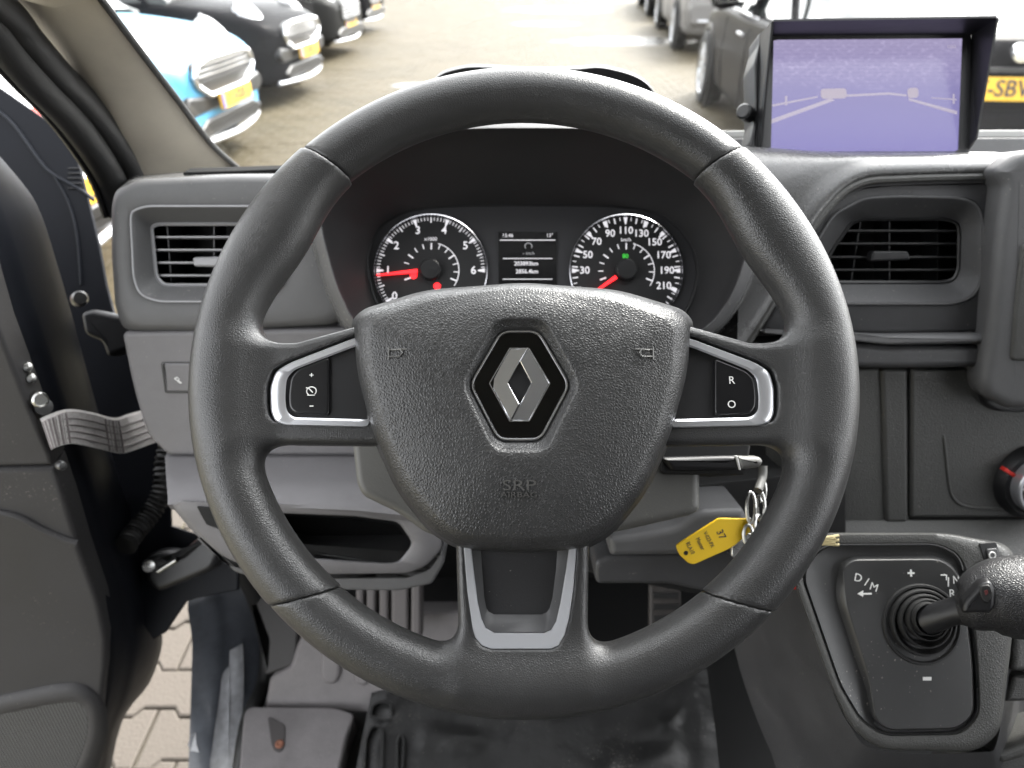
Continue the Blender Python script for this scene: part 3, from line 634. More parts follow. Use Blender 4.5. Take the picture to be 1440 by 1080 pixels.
def make_car(name, label, key, paint, prm, loc, yaw, plate, group, bonnet=None):
    L = prm['L']; W = prm['W'] / 2
    root = thing(name, label, 'car', (0, 0, 0), group)
    X = np.concatenate([np.linspace(-L / 2, -L / 2 + .25, 7)[:-1], np.linspace(-L / 2 + .25, L / 2 - .45, 26)[:-1], np.linspace(L / 2 - .45, L / 2, 14)])
    u = (X + L / 2) / L
    wx = sm(*prm['w'], u) * W; zt = sm(*prm['top'], u); zs = sm(*prm['sh'], u); zb = sm(*prm['bot'], u)
    loops = []
    for x, w_, t, s_, b_ in zip(X, wx, zt, zs, zb):
        half = [(w_ * .86, b_), (w_ * .97, b_ + .06), (w_ * .995, b_ + (s_ - b_) * .35), (w_, b_ + (s_ - b_) * .62), (w_ * .985, s_ - .05), (w_ * .955, s_), (w_ * .86, s_ + (t - s_) * .45), (w_ * .60, s_ + (t - s_) * .82), (w_ * .30, t), ]
        half = [(p.x, p.y) for p in spline([Vector((*h, 0)) for h in half], 3, False)]
        loops.append([Vector((x, y, z)) for y, z in half] + [Vector((x, -y, z)) for y, z in half[::-1]])
    o = obj('body', *loft(loops, True, True), paint, root, ang=50)
    if bonnet:
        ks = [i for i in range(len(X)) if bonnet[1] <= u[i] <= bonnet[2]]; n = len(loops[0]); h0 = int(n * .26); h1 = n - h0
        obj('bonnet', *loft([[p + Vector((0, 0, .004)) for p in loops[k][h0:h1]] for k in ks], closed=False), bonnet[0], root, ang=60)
    # greenhouse
    gl = []
    for uu, hw, z in prm['cab']:
        x = uu * L - L / 2; zb_ = float(sm(*prm['sh'], uu)) - .01
        gl.append([Vector((x, W * .93, zb_)), Vector((x, W * (.93 + hw) / 2, (zb_ + z) / 2 + .02)), Vector((x, W * hw, z - .05)), Vector((x, W * hw * .85, z)), Vector((x, W * hw * .4, z + .02)), Vector((x, -W * hw * .4, z + .02)), Vector((x, -W * hw * .85, z)), Vector((x, -W * hw, z - .05)), Vector((x, -W * (.93 + hw) / 2, (zb_ + z) / 2 + .02)), Vector((x, -W * .93, zb_))])
    obj('windows', *loft(gl, True, True), CGLASS, root, ang=50)
    rf = [[p + Vector((0, 0, .008)) for p in g[2:8]] for g, c in zip(gl, prm['cab']) if c[2] > prm['H'] - .09]
    if len(rf) > 1: obj('roof', *loft(rf, closed=False), bonnet[0] if bonnet else paint, root, ang=60)
    for sgn in (1, -1):      # roof rails down to the body: pillars
        for uu0, uu1 in prm['pillars']:
            a = Vector((uu0 * L - L / 2, sgn * W * .945, float(sm(*prm['sh'], uu0)))); b = Vector((uu1 * L - L / 2, sgn * W * .80, prm['H'] - .05))
            tube('window_post', [a, a * .5 + b * .5 + Vector((0, sgn * .02, .01)), b], .028, paint, root, n=6)
    for sgn in (1, -1):
        for ux in prm['wheels']:
            r = prm['wr']; c = Vector((ux * L - L / 2, sgn * (W - .06), r)); fr = Fr(c, Vector((0, sgn, 0)), Vector((1, 0, 0)))
            wt = lathe('wheel', fr, (0, 0), [(r * .70, -.10), (r * .97, -.10), (r, -.07), (r, .07), (r * .97, .095), (r * .72, .10), (r * .70, .08), (r * .62, .05), (.01, .05)], TYRE, root, n=36)
            lathe('rim', fr, (0, 0), [(r * .72, .085), (r * .70, .098), (r * .66, .09), (r * .62, .06)], ALLOY, wt, n=36, cap=False)
            for k in range(10):
                a = k * math.pi / 5; e = Vector((math.cos(a), math.sin(a))); pz = [(e.x * r * .08 - e.y * .016, e.y * r * .08 + e.x * .016), (e.x * r * .68 - e.y * .028, e.y * r * .68 + e.x * .028), (e.x * r * .68 + e.y * .028, e.y * r * .68 - e.x * .028), (e.x * r * .08 + e.y * .016, e.y * r * .08 - e.x * .016)]
                slab('spoke', fr, pz, .05, .092, ALLOY, wt, bev=.004, loc=True)
            lathe('hub_cap', fr, (0, 0), [(r * .16, .06), (r * .16, .098), (.005, .102)], ALLOY, wt, n=16)
            lathe('wheel_arch', Fr(Vector((c.x, sgn * (W - .004), r)), Vector((0, sgn, 0)), Vector((1, 0, 0))), (0, 0), [(r * 1.22, -.02), (r * 1.22, .012), (r * 1.10, .014), (r * 1.06, -.06)], GRD, root, n=36, cap=False)
            lathe('wheel_well', Fr(Vector((c.x, sgn * (W - .004), r)), Vector((0, sgn, 0)), Vector((1, 0, 0))), (0, 0), [(r * 1.10, .002), (.01, .003)], TYRE, root, n=30)
    prm['detail'](root, L, W, paint, plate)
    root.location = loc; root.rotation_euler = (0, 0, yaw)
    return root
def mk_plate(root, fr, c, txt, w_=.52, h_=.11):
    p = slab('number_plate', fr, rnd([(c[0] - w_ / 2, c[1] - h_ / 2), (c[0] + w_ / 2, c[1] - h_ / 2), (c[0] + w_ / 2, c[1] + h_ / 2), (c[0] - w_ / 2, c[1] + h_ / 2)], .008), -.01, .012, PLATE, root, bev=.002, loc=True)
    slab('plate_strip', fr, [(c[0] - w_ / 2 + .004, c[1] - h_ / 2 + .004), (c[0] - w_ / 2 + .042, c[1] - h_ / 2 + .004), (c[0] - w_ / 2 + .042, c[1] + h_ / 2 - .004), (c[0] - w_ / 2 + .004, c[1] + h_ / 2 - .004)], 0, .0135, PBLUE, p, bev=.0005, loc=True)
    V, Fc = textm(txt, fr, (c[0] + .02, c[1]), .077, .0145, .001, bold=.01, sx=.95); obj('plate_lettering', V, Fc, INK, p, smooth=False)
FRONT = lambda L, dx=0, dz=.0: Fr(Vector((L / 2 + dx + .03, 0, dz)), Vector((1, 0, .0)), Vector((0, 1, 0)))
def sym(pts): return pts + [(-x, y) for x, y in pts[::-1]]
def mini_front(root, L, W, paint, plate):
    fr = FRONT(L, -.02)
    g = slab('grille', fr, rnd(sym([(.0, .50), (.30, .50), (.46, .58), (.50, .64), (.44, .71), (.28, .735), (0, .74)][1:6]), .03), -.10, .012, GRD, root, bev=.01, loc=True)
    ring_pts = rnd(sym([(.30, .50), (.46, .58), (.50, .64), (.44, .71), (.28, .735)]), .03)
    tube('grille_frame', [fr.pt(x, y, .012) for x, y in ring_pts], .018, CHROME, root, n=8, closed=True)
    for k in range(4):
        z = .60 + k * .034; hw = .45 - abs(k - 1.5) * .02; tube('grille_bar', [fr.pt(x, z, .02 - abs(x) * .03) for x in np.linspace(-hw, hw, 9)], .008, CHROME if k else GRD, g, n=6)
    slab('bumper_band', fr, rnd(sym([(.60, .40), (.66, .47), (.60, .535), (.30, .50)]), .03), -.14, .004, GRD, root, bev=.02, loc=True)
    slab('lower_intake', fr, rnd(sym([(.46, .235), (.56, .30), (.40, .36)]), .03), -.14, .010, GRD, root, bev=.015, loc=True)
    lip_ = [fr.pt(x, .205 + .02 * abs(x), .03 - .25 * x * x) for x in np.linspace(-.62, .62, 15)]; tube('bumper_lip', lip_, .022, SATIN, root, n=8)
    for s_ in (1, -1):
        c = Vector((L / 2 - .25, s_ * .57, .795)); fr2 = Fr(c, Vector((.72, s_ * .28, .62)), Vector((0, 1, 0)))
        V, Fc = lathem(fr2, (0, 0), [(.150, -.06), (.148, .0), (.125, .03), (.075, .052), (.002, .062)], 28); V = [v if isinstance(v, Vector) else v for v in V]
        cc = fr2.O; V = [cc + fr2.ex * ((v - cc).dot(fr2.ex) * .86) + fr2.ey * ((v - cc).dot(fr2.ey) * 1.18) + fr2.n * (v - cc).dot(fr2.n) for v in V]
        h = obj('headlight', V, Fc, LAMP, root); tube('headlight_ring', [cc + fr2.ex * (.132 * math.cos(a)) + fr2.ey * (.178 * math.sin(a)) + fr2.n * .004 for a in np.linspace(0, 2 * math.pi, 30)[:-1]], .010, CHROME, h, n=6, closed=True)
        ff = Fr(Vector((L / 2 - .11, s_ * .56, .36)), Vector((1, s_ * .35, 0)), Vector((0, 1, 0)))
        lathe('fog_lamp', ff, (0, 0), [(.075, -.05), (.075, .01), (.06, .018), (.05, .008), (.001, .02)], CHROME, root, n=24)
        tube('mirror', [Vector((.28, s_ * W * .96, .98)), Vector((.28, s_ * (W + .09), 1.0)), Vector((.26, s_ * (W + .16), 1.0))], [.03, .075, .045], paint, root, n=12)
    mk_plate(root, Fr(Vector((L / 2 + .065, 0, .455)), Vector((1, 0, .05)), Vector((0, 1, 0))), (0, 0), plate)
MINI = dict(L=3.75, W=1.70, H=1.41, wr=.30, w=([0, .03, .08, .2, .5, .8, .90, .96, .985, 1.0], [.80, .90, .96, 1, 1, 1, .97, .90, .80, .62]),
            top=([0, .03, .1, .5, .68, .80, .90, .955, .985, 1.0], [.84, .93, .97, .985, .975, .93, .88, .81, .74, .66]), sh=([0, .03, .1, .5, .7, .85, .94, .985, 1.0], [.80, .88, .92, .92, .90, .84, .76, .68, .60]),
            bot=([0, .05, .5, .93, 1.0], [.34, .24, .18, .19, .24]), cab=[(.04, .70, .96), (.10, .76, 1.28), (.16, .79, 1.37), (.40, .80, 1.41), (.56, .79, 1.40), (.63, .76, 1.34), (.70, .80, 1.10), (.745, .86, .97)],
            pillars=[(.70, .585), (.36, .36), (.06, .14)], wheels=(.17, .835), detail=mini_front)
def sedan_front(root, L, W, paint, plate):
    fr = FRONT(L, -.02)
    slab('grille', fr, rnd(sym([(.20, .42), (.42, .50), (.46, .66), (.36, .72)]), .03), -.12, .010, GRD, root, bev=.01, loc=True)
    for k in range(5): tube('grille_bar', [fr.pt(x, .50 + k * .042, .014) for x in (-.40, 0, .40)], .007, SATIN, root, n=6)
    for k in range(4): tube('grille_badge_ring', [fr.pt(-.105 + k * .07 + .045 * math.cos(a), .62 + .045 * math.sin(a), .03) for a in np.linspace(0, 2 * math.pi, 20)[:-1]], .006, CHROME, root, n=6, closed=True)
    slab('lower_intake', fr, rnd(sym([(.60, .25), (.66, .32), (.50, .38)]), .03), -.16, .006, GRD, root, bev=.015, loc=True)
    tube('bumper_lip', [fr.pt(x, .215 + .02 * abs(x), .02 - .22 * x * x) for x in np.linspace(-.66, .66, 15)], .018, SATIN, root, n=8)
    for s_ in (1, -1):
        ff = Fr(Vector((L / 2 - .17, s_ * .64, .66)), Vector((.8, s_ * .5, .35)), Vector((0, 1, 0)))
        slab('headlight', ff, rnd([(-.18, -.05), (.18, -.06), (.20, .05), (-.12, .06)], .03), -.12, .04, LAMP, root, bev=.02, loc=True)
        tube('mirror', [Vector((.45, s_ * W * .96, .98)), Vector((.45, s_ * (W + .09), 1.0)), Vector((.43, s_ * (W + .17), 1.0))], [.03, .075, .045], paint, root, n=12)
        for zz in (.80,):
            for xx in (-.15, -1.15): tube('door_handle', [Vector((xx, s_ * (W + .004), zz)), Vector((xx + .18, s_ * (W + .006), zz))], .012, SATIN, root, n=6)
        tube('window_strip', [Vector((x, s_ * (W * .95), .93)) for x in np.linspace(-1.3, .8, 6)], .012, SATIN, root, n=6)
        for xx in (-.30, .72): tube('door_gap', [Vector((xx, s_ * (W + .001), .30)), Vector((xx, s_ * (W + .0015), .62)), Vector((xx - .03, s_ * W * .99, .86))], .005, MATTE, root, n=5)
        fr3 = Fr(Vector((-L / 2 + .06, s_ * .66, .80)), Vector((-.92, s_ * .35, .12)), Vector((0, -1, 0)))
        slab('tail_light', fr3, rnd([(-.20, -.06), (.17, -.07), (.19, .07), (-.18, .08)], .03), -.14, .025, REDL, root, bev=.015, loc=True)
    rr = Fr(Vector((-L / 2 - .005, 0, .80)), Vector((-1, 0, .12)), Vector((0, -1, 0)))
    mk_plate(root, rr, (0, 0), plate[1])
    slab('plate_garnish', rr, rnd([(-.34, .075), (.34, .075), (.36, .10), (-.36, .10)], .008), -.06, .016, GRD, root, bev=.004, loc=True)
    lathe('badge', rr, (.0, .165), [(.045, -.03), (.045, .012), (.038, .016), (.001, .018)], CHROME, root, n=30)
    lathe('badge_disc', rr, (.0, .165), [(.036, .014), (.001, .0185)], WHITE, root, n=30)
    slab('rear_bumper', rr, rnd([(-.80, -.42), (.80, -.42), (.84, -.24), (.82, -.10), (-.82, -.10), (-.84, -.24)], .05), -.25, .02, paint, root, bev=.05, loc=True, nb=5)
    tube('bumper_trim', [rr.pt(x, -.36, .025 - .03 * x * x) for x in np.linspace(-.7, .7, 9)], .02, SATIN, root, n=8)
    mk_plate(root, Fr(Vector((L / 2 + .005, 0, .42)), Vector((1, 0, .04)), Vector((0, 1, 0))), (0, 0), plate[0])
SEDAN = dict(L=4.62, W=1.82, H=1.43, wr=.33, w=([0, .02, .06, .2, .5, .8, .90, .955, .985, 1.0], [.84, .93, .97, 1, 1, 1, .97, .91, .82, .66]),
             top=([0, .02, .06, .18, .30, .5, .66, .80, .90, .955, .985, 1.0], [.90, 1.01, 1.03, 1.03, 1.0, 1.0, .99, .93, .87, .80, .73, .66]), sh=([0, .02, .06, .2, .5, .7, .85, .94, .985, 1.0], [.86, .95, .96, .96, .93, .92, .84, .75, .67, .60]),
             bot=([0, .05, .5, .93, 1.0], [.34, .24, .20, .20, .25]), cab=[(.16, .80, 1.02), (.22, .74, 1.18), (.31, .73, 1.36), (.40, .75, 1.42), (.50, .76, 1.43), (.57, .76, 1.39), (.64, .78, 1.20), (.71, .85, 1.0)],
             pillars=[(.69, .575), (.45, .46), (.20, .33)], wheels=(.175, .815), detail=sedan_front)
SALOON = dict(SEDAN, L=4.92)
BLUE = car_paint('blue', (.10, .33, .52)); BLK = car_paint('black', (.012, .012, .013), .05); DGR = car_paint('graphite', (.028, .028, .027), .07); RED = car_paint('red', (.50, .045, .03)); GRY = car_paint('grey', (.16, .155, .15)); BLUE_GLARE = mat('car_paint_blue_glare', (.16, .36, .50), .35, spec=.15); CWH = mat('car_paint_white', (.74, .76, .76), .25, coat=.8)  # pale blue has the overexposed bonnet glare put into its colour
for k_ in (BLK, DGR): k_.node_tree.nodes['Principled BSDF'].inputs['IOR'].default_value = 1.16; k_.node_tree.nodes['Principled BSDF'].inputs['Roughness'].default_value = .22
G1 = 'cars parked nose out along the left of the yard'; G2 = 'cars parked along the right of the yard'
make_car('parked_car', 'light blue hatchback with bright glare painted into its bonnet and yellow number plate beside the pillar', 'blue', BLUE, MINI, (-2.08 - 1.88, 5.95, 0), R_(-5), '71-HXR-1', G1, (BLUE_GLARE, .70, .965))
make_car('parked_car', 'black hatchback with oval headlight parked next to the light blue car', 'black', BLK, MINI, (-2.14 - 1.88, 8.55, 0), R_(-6), '5-XKH-2', G1)
make_car('parked_car', 'dark saloon nose with ringed grille badge beyond the black hatchback', 'graphite', DGR, SEDAN, (-2.28 - 2.31, 11.9, 0), R_(-5), ('7-KZB-8', '7-KZB-8'), G1)
make_car('parked_car', 'black saloon at the far end of the left row', 'black2', BLK, SEDAN, (-2.4 - 2.31, 14.9, 0), R_(-5), ('4-TRK-6', '4-TRK-6'), G1)
make_car('parked_car', 'red hatchback with yellow plate glimpsed between open door and dashboard', 'red', RED, MINI, (-2.0 - 1.88, 3.35, 0), R_(-4), '8-PLX-3', G1, (CWH, .70, .965))
make_car('parked_car', 'black saloon seen from behind with yellow plate beside the camera monitor', 'black3', BLK, SALOON, (2.70, 6.38, 0), R_(85), ('7-SBV-42', '7-SBV-42'), G2)
make_car('parked_car', 'grey car standing ahead of the black saloon', 'grey', GRY, SEDAN, (3.47, 13.72, 0), R_(85), ('3-GHT-7', '3-GHT-7'), G2)
make_car('parked_car', 'dark car farthest along the right side of the yard', 'dark', DGR, SEDAN, (3.94, 19.2, 0), R_(85), ('9-RLN-4', '9-RLN-4'), G2)

# ================================================================ dashboard
FA = Fr(Vector((0, .650, 1.16)), Vector((0, -math.cos(R_(20)), math.sin(R_(20)))))     # upper face, leaning back
FB = Fr(Vector((0, .640, 1.12)), Vector((0, -.975, .22)))                               # lower left face
FC = Fr(Vector((0, .640, 1.10)), Vector((0, -.95, .31)))                                # centre stack face
dash = thing('dashboard', 'dark grey plastic van dashboard running across the cab under the windscreen', 'dashboard', (0, .8, .9))
# --- left pod round the side vent
POD = rnd([(158, 290), (163, 268), (192, 253), (330, 246), (470, 246), (470, 330), (494, 440), (470, 456), (300, 466), (200, 466), (174, 462), (163, 430), (158, 360)], [14, 14, 20, 4, 4, 4, 6, 8, 4, 8, 14, 10, 10])
VL_O = rnd([(184, 306), (186, 297), (205, 290), (372, 290), (404, 330), (410, 372), (392, 408), (356, 424), (222, 424), (196, 414), (188, 390)], 12)
VL_I = rnd([(212, 318), (222, 314), (352, 314), (366, 330), (372, 380), (356, 402), (230, 402), (219, 390)], 8)
VLC = (290, 358)
ring('vent_pod', FA, POD, VL_O, VLC, [(-.03, -.06), (-.012, -.020), (0, -.008), (.10, -.002), (.25, 0), (.9, 0), (1, -.001)], DASHM, dash, n=200, ang=50)
# --- right face round the centre vent
RFO = rnd([(1128, 352), (1150, 305), (1176, 280), (1208, 264), (1260, 259), (1408, 256), (1404, 285), (1396, 340), (1388, 468), (1250, 470), (1070, 468), (1100, 400)], [6, 14, 14, 14, 6, 4, 8, 4, 4, 4, 4, 8])
VR_O = rnd([(1146, 345), (1172, 302), (1214, 279), (1260, 276), (1350, 278), (1374, 287), (1383, 312), (1381, 395), (1368, 418), (1340, 427), (1130, 427), (1128, 385)], 12)
VR_I = rnd([(1170, 350), (1196, 313), (1212, 307), (1330, 307), (1347, 313), (1350, 325), (1349, 380), (1342, 394), (1328, 398), (1150, 398), (1156, 378)], 7)
VRC = (1262, 352)
ring('vent_face', FA, RFO, VR_O, VRC, [(-.03, -.05), (-.01, -.008), (0, -.003), (.15, 0), (.82, 0), (.90, .0012), (1, -.001)], DASH, dash, n=200, ang=50)
# --- padded top: the far edge, the crown, the front lip
def pad(name, cols, m, fh=.006):
    rows = [[], [], [], [], [], []]
    for px, pc, pf in cols:      # column: px, pixel row of the crown, pixel row of the front lip
        f = FA.w(px, pf, fh); c = P(px, pc, .70) if pc < pf - 12 else P(px, pc, .685)
        b = Vector((c.x * 1.12, .885, 1.222))
        rows[0].append(b); rows[1].append(c * .5 + b * .5 + Vector((0, 0, .006))); rows[2].append(c)
        g = c * .45 + f * .55; rows[3].append(g + Vector((0, -.004, .006)))
        rows[4].append(f + Vector((0, .0, .002 if fh > 0 else -.002))); rows[5].append(FA.w(px, pf + 6, fh - .018))
    rr = [spline([r[i] for r in rows], 4, False) for i in range(len(cols))]
    return obj(name, *loft(rr, closed=False), m, dash, ang=60)
cr = [(1036, 216, 500), (1060, 216, 465), (1085, 216, 425), (1108, 216, 385), (1126, 216, 350), (1142, 216, 318), (1160, 216, 294), (1180, 216, 272), (1200, 216, 258), (1225, 216, 250), (1260, 216, 248), (1310, 216, 246), (1360, 216, 245), (1414, 216, 244)]
cr = [tuple(v) for v in spline([Vector(c) for c in cr], 3, False)]
pad('top_pad', cr, TOPPAD)
pl = [(168, 262, 272), (180, 252, 262), (200, 246, 256), (260, 240, 252), (340, 236, 250), (420, 234, 250), (490, 232, 252)]
tp = spline([Vector((*p, 0)) for p in ((160, 284), (164, 270), (175, 260), (192, 254), (260, 249.5), (330, 247), (480, 246))], 5, False)
rows_ = [[FA.w(p.x, p.y + 1.5 - k[0] * min(1, max(0, (p.x - 160) / 30)), k[1]) for p in tp] for k in ((0, -.010), (1.5, -.022), (4, -.05), (8, -.12), (11, -.24))]
obj('top_pad', *loft(rows_, closed=False), TOPPAD, dash, ang=60)
tube('pad_lip', spline([FA.w(px, pf + 4, .004) for px, pc, pf in cr], 2, False), .0036, GRAIN, dash, n=8)
tube('lip_seam', spline([FA.w(px, pf + 11, .001) for px, pc, pf in cr], 2, False), .0011, DASHM, dash, n=6)
slab('defroster_slot', Fr(P(335, 238, .745), Vector((0, -.35, .94))), rnd([(256, 243), (268, 236), (330, 234), (420, 231), (420, 237), (330, 241)], 2), -.004, .004, MATTE, dash, bev=.001)
# --- binnacle hood: lip, dark inside, outer shell
lip = spline([(740, 181), (620, 185), (530, 206), (472, 250), (453, 305), (464, 365), (482, 418), (512, 462), (600, 496), (740, 505), (880, 496), (975, 470), (1020, 428), (1044, 372), (1054, 308), (1034, 250), (968, 206), (860, 185)], 7)
lip = [(p.x, p.y) for p in lip]
BC = (744, 360)
clus = rnd([(515, 360), (530, 318), (572, 294), (640, 288), (740, 287), (860, 288), (925, 296), (968, 330), (984, 375), (972, 430), (940, 470), (740, 480), (560, 470), (524, 420)], 26)
LA = star(lip, BC, 180); CA_ = star(clus, BC, 180)
def dl(py): return .615 + (py - 181) / 320 * .055
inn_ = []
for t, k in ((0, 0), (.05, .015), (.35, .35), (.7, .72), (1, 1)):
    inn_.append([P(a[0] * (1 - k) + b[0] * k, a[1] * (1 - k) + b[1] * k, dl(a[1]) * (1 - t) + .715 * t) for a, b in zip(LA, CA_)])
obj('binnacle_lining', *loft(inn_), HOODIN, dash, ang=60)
def sc_(p, s): return (BC[0] + (p[0] - BC[0]) * s, BC[1] + (p[1] - BC[1]) * s)
out_ = [[P(*p, dl(p[1])) for p in LA], [P(*sc_(p, 1.006), dl(p[1]) - .002) for p in LA], [P(*sc_(p, 1.045), dl(p[1]) + .001) for p in LA], [P(*sc_(p, 1.055), dl(p[1]) + .006) for p in LA],
        [P(*sc_(p, 1.07), dl(p[1]) + .05) for p in LA], [P(*sc_(p, 1.12), dl(p[1]) + .10) for p in LA]]
out2 = [[P(*sc_(p, 1.03), dl(p[1]) + .003) for p in LA]] + out_[3:]
obj('binnacle_lip', *loft(out_[:4]), DASHM, dash, ang=50)
obj('binnacle_shell', *loft(out2), TOPPAD, dash, ang=50)
# document tray rim standing on top of the dash behind the hood
trp = [P(px, py, .80) for px, py in ((606, 120), (618, 106), (640, 98), (672, 94), (740, 98), (810, 97), (845, 95), (885, 104), (908, 116), (922, 132))]
tl = spline(trp, 5, False); lowp = [Vector((p.x, p.y + .02, 1.24)) for p in tl]
obj('tray_rim', *loft([lowp, tl, [p + Vector((0, .012, .001)) for p in tl], [Vector((p.x, p.y + .05, 1.24)) for p in tl]], closed=False), BLACK, dash)
# --- lower left panel with the lamp-level switch
lp = slab('lower_panel', FB, rnd([(170, 467), (505, 462), (525, 560), (525, 641), (236, 641), (206, 612), (186, 545)], [10, 3, 3, 3, 10, 30, 30]), -.04, .0, DASHLIT, dash, bev=.004)
swf = rnd([(226, 509), (275, 509), (275, 553), (232, 553)], 3)
b_ = slab('blank_switch', FB, inset(swf, 2), -.004, .0022, DASHLIT, lp, bev=.002)
ring('switch_surround', FB, swf, inset(swf, 2), (252, 531), [(0, -.001), (0, .0008), (1, .0008), (1, -.001)], BLACK, lp, n=60)
m_ = MB(); c = FB.l(250, 535, .002); s = .7 / FPX
m_.add(*tubem([FB.pt(c[0] + x * s, c[1] + y * s, .0025) for x, y in ((-4, 3), (0, 5), (3, 2), (0, 0), (-4, 3))], .0006, 6)); m_.add(*tubem([FB.pt(c[0] + x * s, c[1] + y * s, .0025) for x, y in ((0, 0), (5, -4))], .0010, 6))
m_.build('switch_symbol', WHITE, b_)
# --- ledge and pocket below it
zl = FB.w(380, 643).z
back = [FB.w(px, 643, -.002) for px in (232, 300, 400, 500, 590)]
fpx = [(236, 702), (300, 703), (400, 706), (500, 710), (590, 719)]
front = [onZ(px, py, zl - .004) for px, py in fpx]
mid = [a * .5 + b * .5 + Vector((0, 0, .001)) for a, b in zip(back, front)]
fl2 = [p + Vector((0, -.003, -.004)) for p in front]
obj('ledge', *loft([[p + Vector((0, .02, .004)) for p in back], back, mid, front, fl2, [p + Vector((0, .004, -.010)) for p in fl2]], closed=False), DASHLIT, dash, ang=50)
yf = front[2].y
FD = Fr(Vector((0, yf - .001, zl)), Vector((0, -.96, .28)))
PKO = rnd([(238, 704), (300, 705), (400, 708), (500, 712), (592, 722), (618, 752), (622, 770), (600, 796), (572, 806), (400, 808), (320, 788), (276, 750)], [2, 2, 2, 2, 8, 8, 8, 14, 8, 8, 20, 14])
PKI = rnd([(345, 725), (400, 722), (500, 726), (560, 734), (580, 764), (560, 790), (540, 791), (400, 782), (362, 772)], [6, 3, 3, 8, 8, 8, 4, 6, 8])
ring('pocket_face', FD, PKO, PKI, (470, 756), [(-.04, -.03), (-.01, -.006), (0, -.002), (.1, .0), (.85, 0), (.97, -.002), (1, -.006)], DASHLIT, dash, n=160, ang=45)
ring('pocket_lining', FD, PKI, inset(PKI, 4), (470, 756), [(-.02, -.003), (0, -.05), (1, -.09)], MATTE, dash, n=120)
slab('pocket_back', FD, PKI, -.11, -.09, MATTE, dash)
slab('slot_shade', FD, rnd([(276, 712), (300, 714), (310, 745), (290, 738)], 3), -.004, .0012, MATTE, dash, bev=.0005)  # raised black slab, its colour stands in for the shade of an opening
slab('knee_panel', FD, rnd([(276, 752), (320, 790), (400, 810), (572, 808), (600, 798), (622, 772), (626, 790), (608, 822), (560, 832), (420, 830), (330, 806)], 6), -.10, -.004, DASHM, dash, bev=.003)
# --- right of the column: lower trim, shelf, stack panels
FE = frame(900, 770, .70, tilt=-12)
slab('column_trim', FE, rnd([(857, 757), (905, 750), (950, 742), (985, 718), (1045, 716), (1060, 745), (1055, 775), (960, 782), (858, 783)], [6, 8, 10, 10, 4, 4, 4, 8, 6]), -.05, .012, DASHM, dash, bev=.006)
slab('column_trim', FE, rnd([(836, 790), (858, 781), (960, 780), (1075, 770), (1080, 860), (1000, 835), (940, 822), (838, 822)], 8), -.05, .002, DASH, dash, bev=.004)
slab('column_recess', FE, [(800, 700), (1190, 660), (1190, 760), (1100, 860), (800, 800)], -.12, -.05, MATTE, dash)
slab('shelf', FA, rnd([(1070, 466), (1250, 472), (1386, 470), (1388, 484), (1250, 486), (1180, 478)], 4), -.04, .016, DASHM, dash, bev=.006, nb=5)
slab('shelf_front', FA, rnd([(1070, 482), (1180, 480), (1250, 487), (1386, 486), (1382, 517), (1280, 519), (1180, 518), (1070, 518)], 6), -.04, .010, DASH, dash, bev=.007, nb=5)
slab('side_panel', FC, rnd([(1100, 518), (1278, 518), (1279, 737), (1100, 742)], 3), -.05, .0, GRAIN, dash, bev=.003)
slab('panel_roll', FC, rnd([(1240, 519), (1277, 519), (1278, 735), (1246, 735)], 6), -.01, .004, GRAIN, dash, bev=.0039, nb=6)
sp = slab('stack_panel', FC, rnd([(1282, 519), (1500, 519), (1500, 728), (1281, 728)], 3), -.05, .004, GRAIN, dash, bev=.003)
tube('panel_ridge', spline([FC.w(px, py, .004) for px, py in ((1327, 612), (1331, 650), (1335, 684), (1341, 701), (1356, 711), (1390, 715), (1440, 715), (1500, 714))], 5, False), [.0004] + [.0016] * 34 + [.0016], GRAIN, sp, n=8)
# --- tall centre console edge
FCS = Fr(FA.w(1420, 300, .03), Vector((-.18, -.94, .28)))
CSO = rnd([(1398, 240), (1440, 210), (1560, 205), (1560, 580), (1420, 577), (1385, 560), (1378, 540), (1390, 470), (1402, 330), (1412, 262)], [10, 20, 2, 2, 4, 10, 10, 20, 20, 6])
cs = slab('console_edge', FCS, CSO, -.06, .004, DASHM, dash, bev=.010, nb=6, ang=60)
slab('console_inset', FCS, rnd([(1437, 342), (1560, 330), (1560, 512), (1421, 508), (1428, 420)], 8), .0, .0065, GRAIN, cs, bev=.003)
slab('tray', FC, rnd([(1378, 522), (1500, 520), (1500, 582), (1408, 580), (1388, 572), (1380, 555)], [3, 2, 2, 6, 10, 6]), -.02, .012, BLACK, dash, bev=.003)
slab('tray_lip', FC, rnd([(1384, 534), (1500, 530), (1500, 556), (1440, 556), (1410, 550)], [3, 2, 2, 10, 10]), .0, .026, BLACK, dash, bev=.007, nb=5)
# --- shelf above the gear lever
GT = Fr(FC.w(1300, 729, 0), Vector((0, -.45, .89)))
slab('lower_ledge', GT, [(1090, 731), (1560, 729), (1560, 800), (1090, 806)], -.03, .0, GRAIN, dash, bev=.002)
slab('hidden_core', Fr(Vector((0, .78, 1.0)), Vector((0, -1, 0))), [(-.36, -.10), (1.25, -.10), (1.25, .20), (-.36, .20)], -.17, 0, MATTE, dash, loc=True)

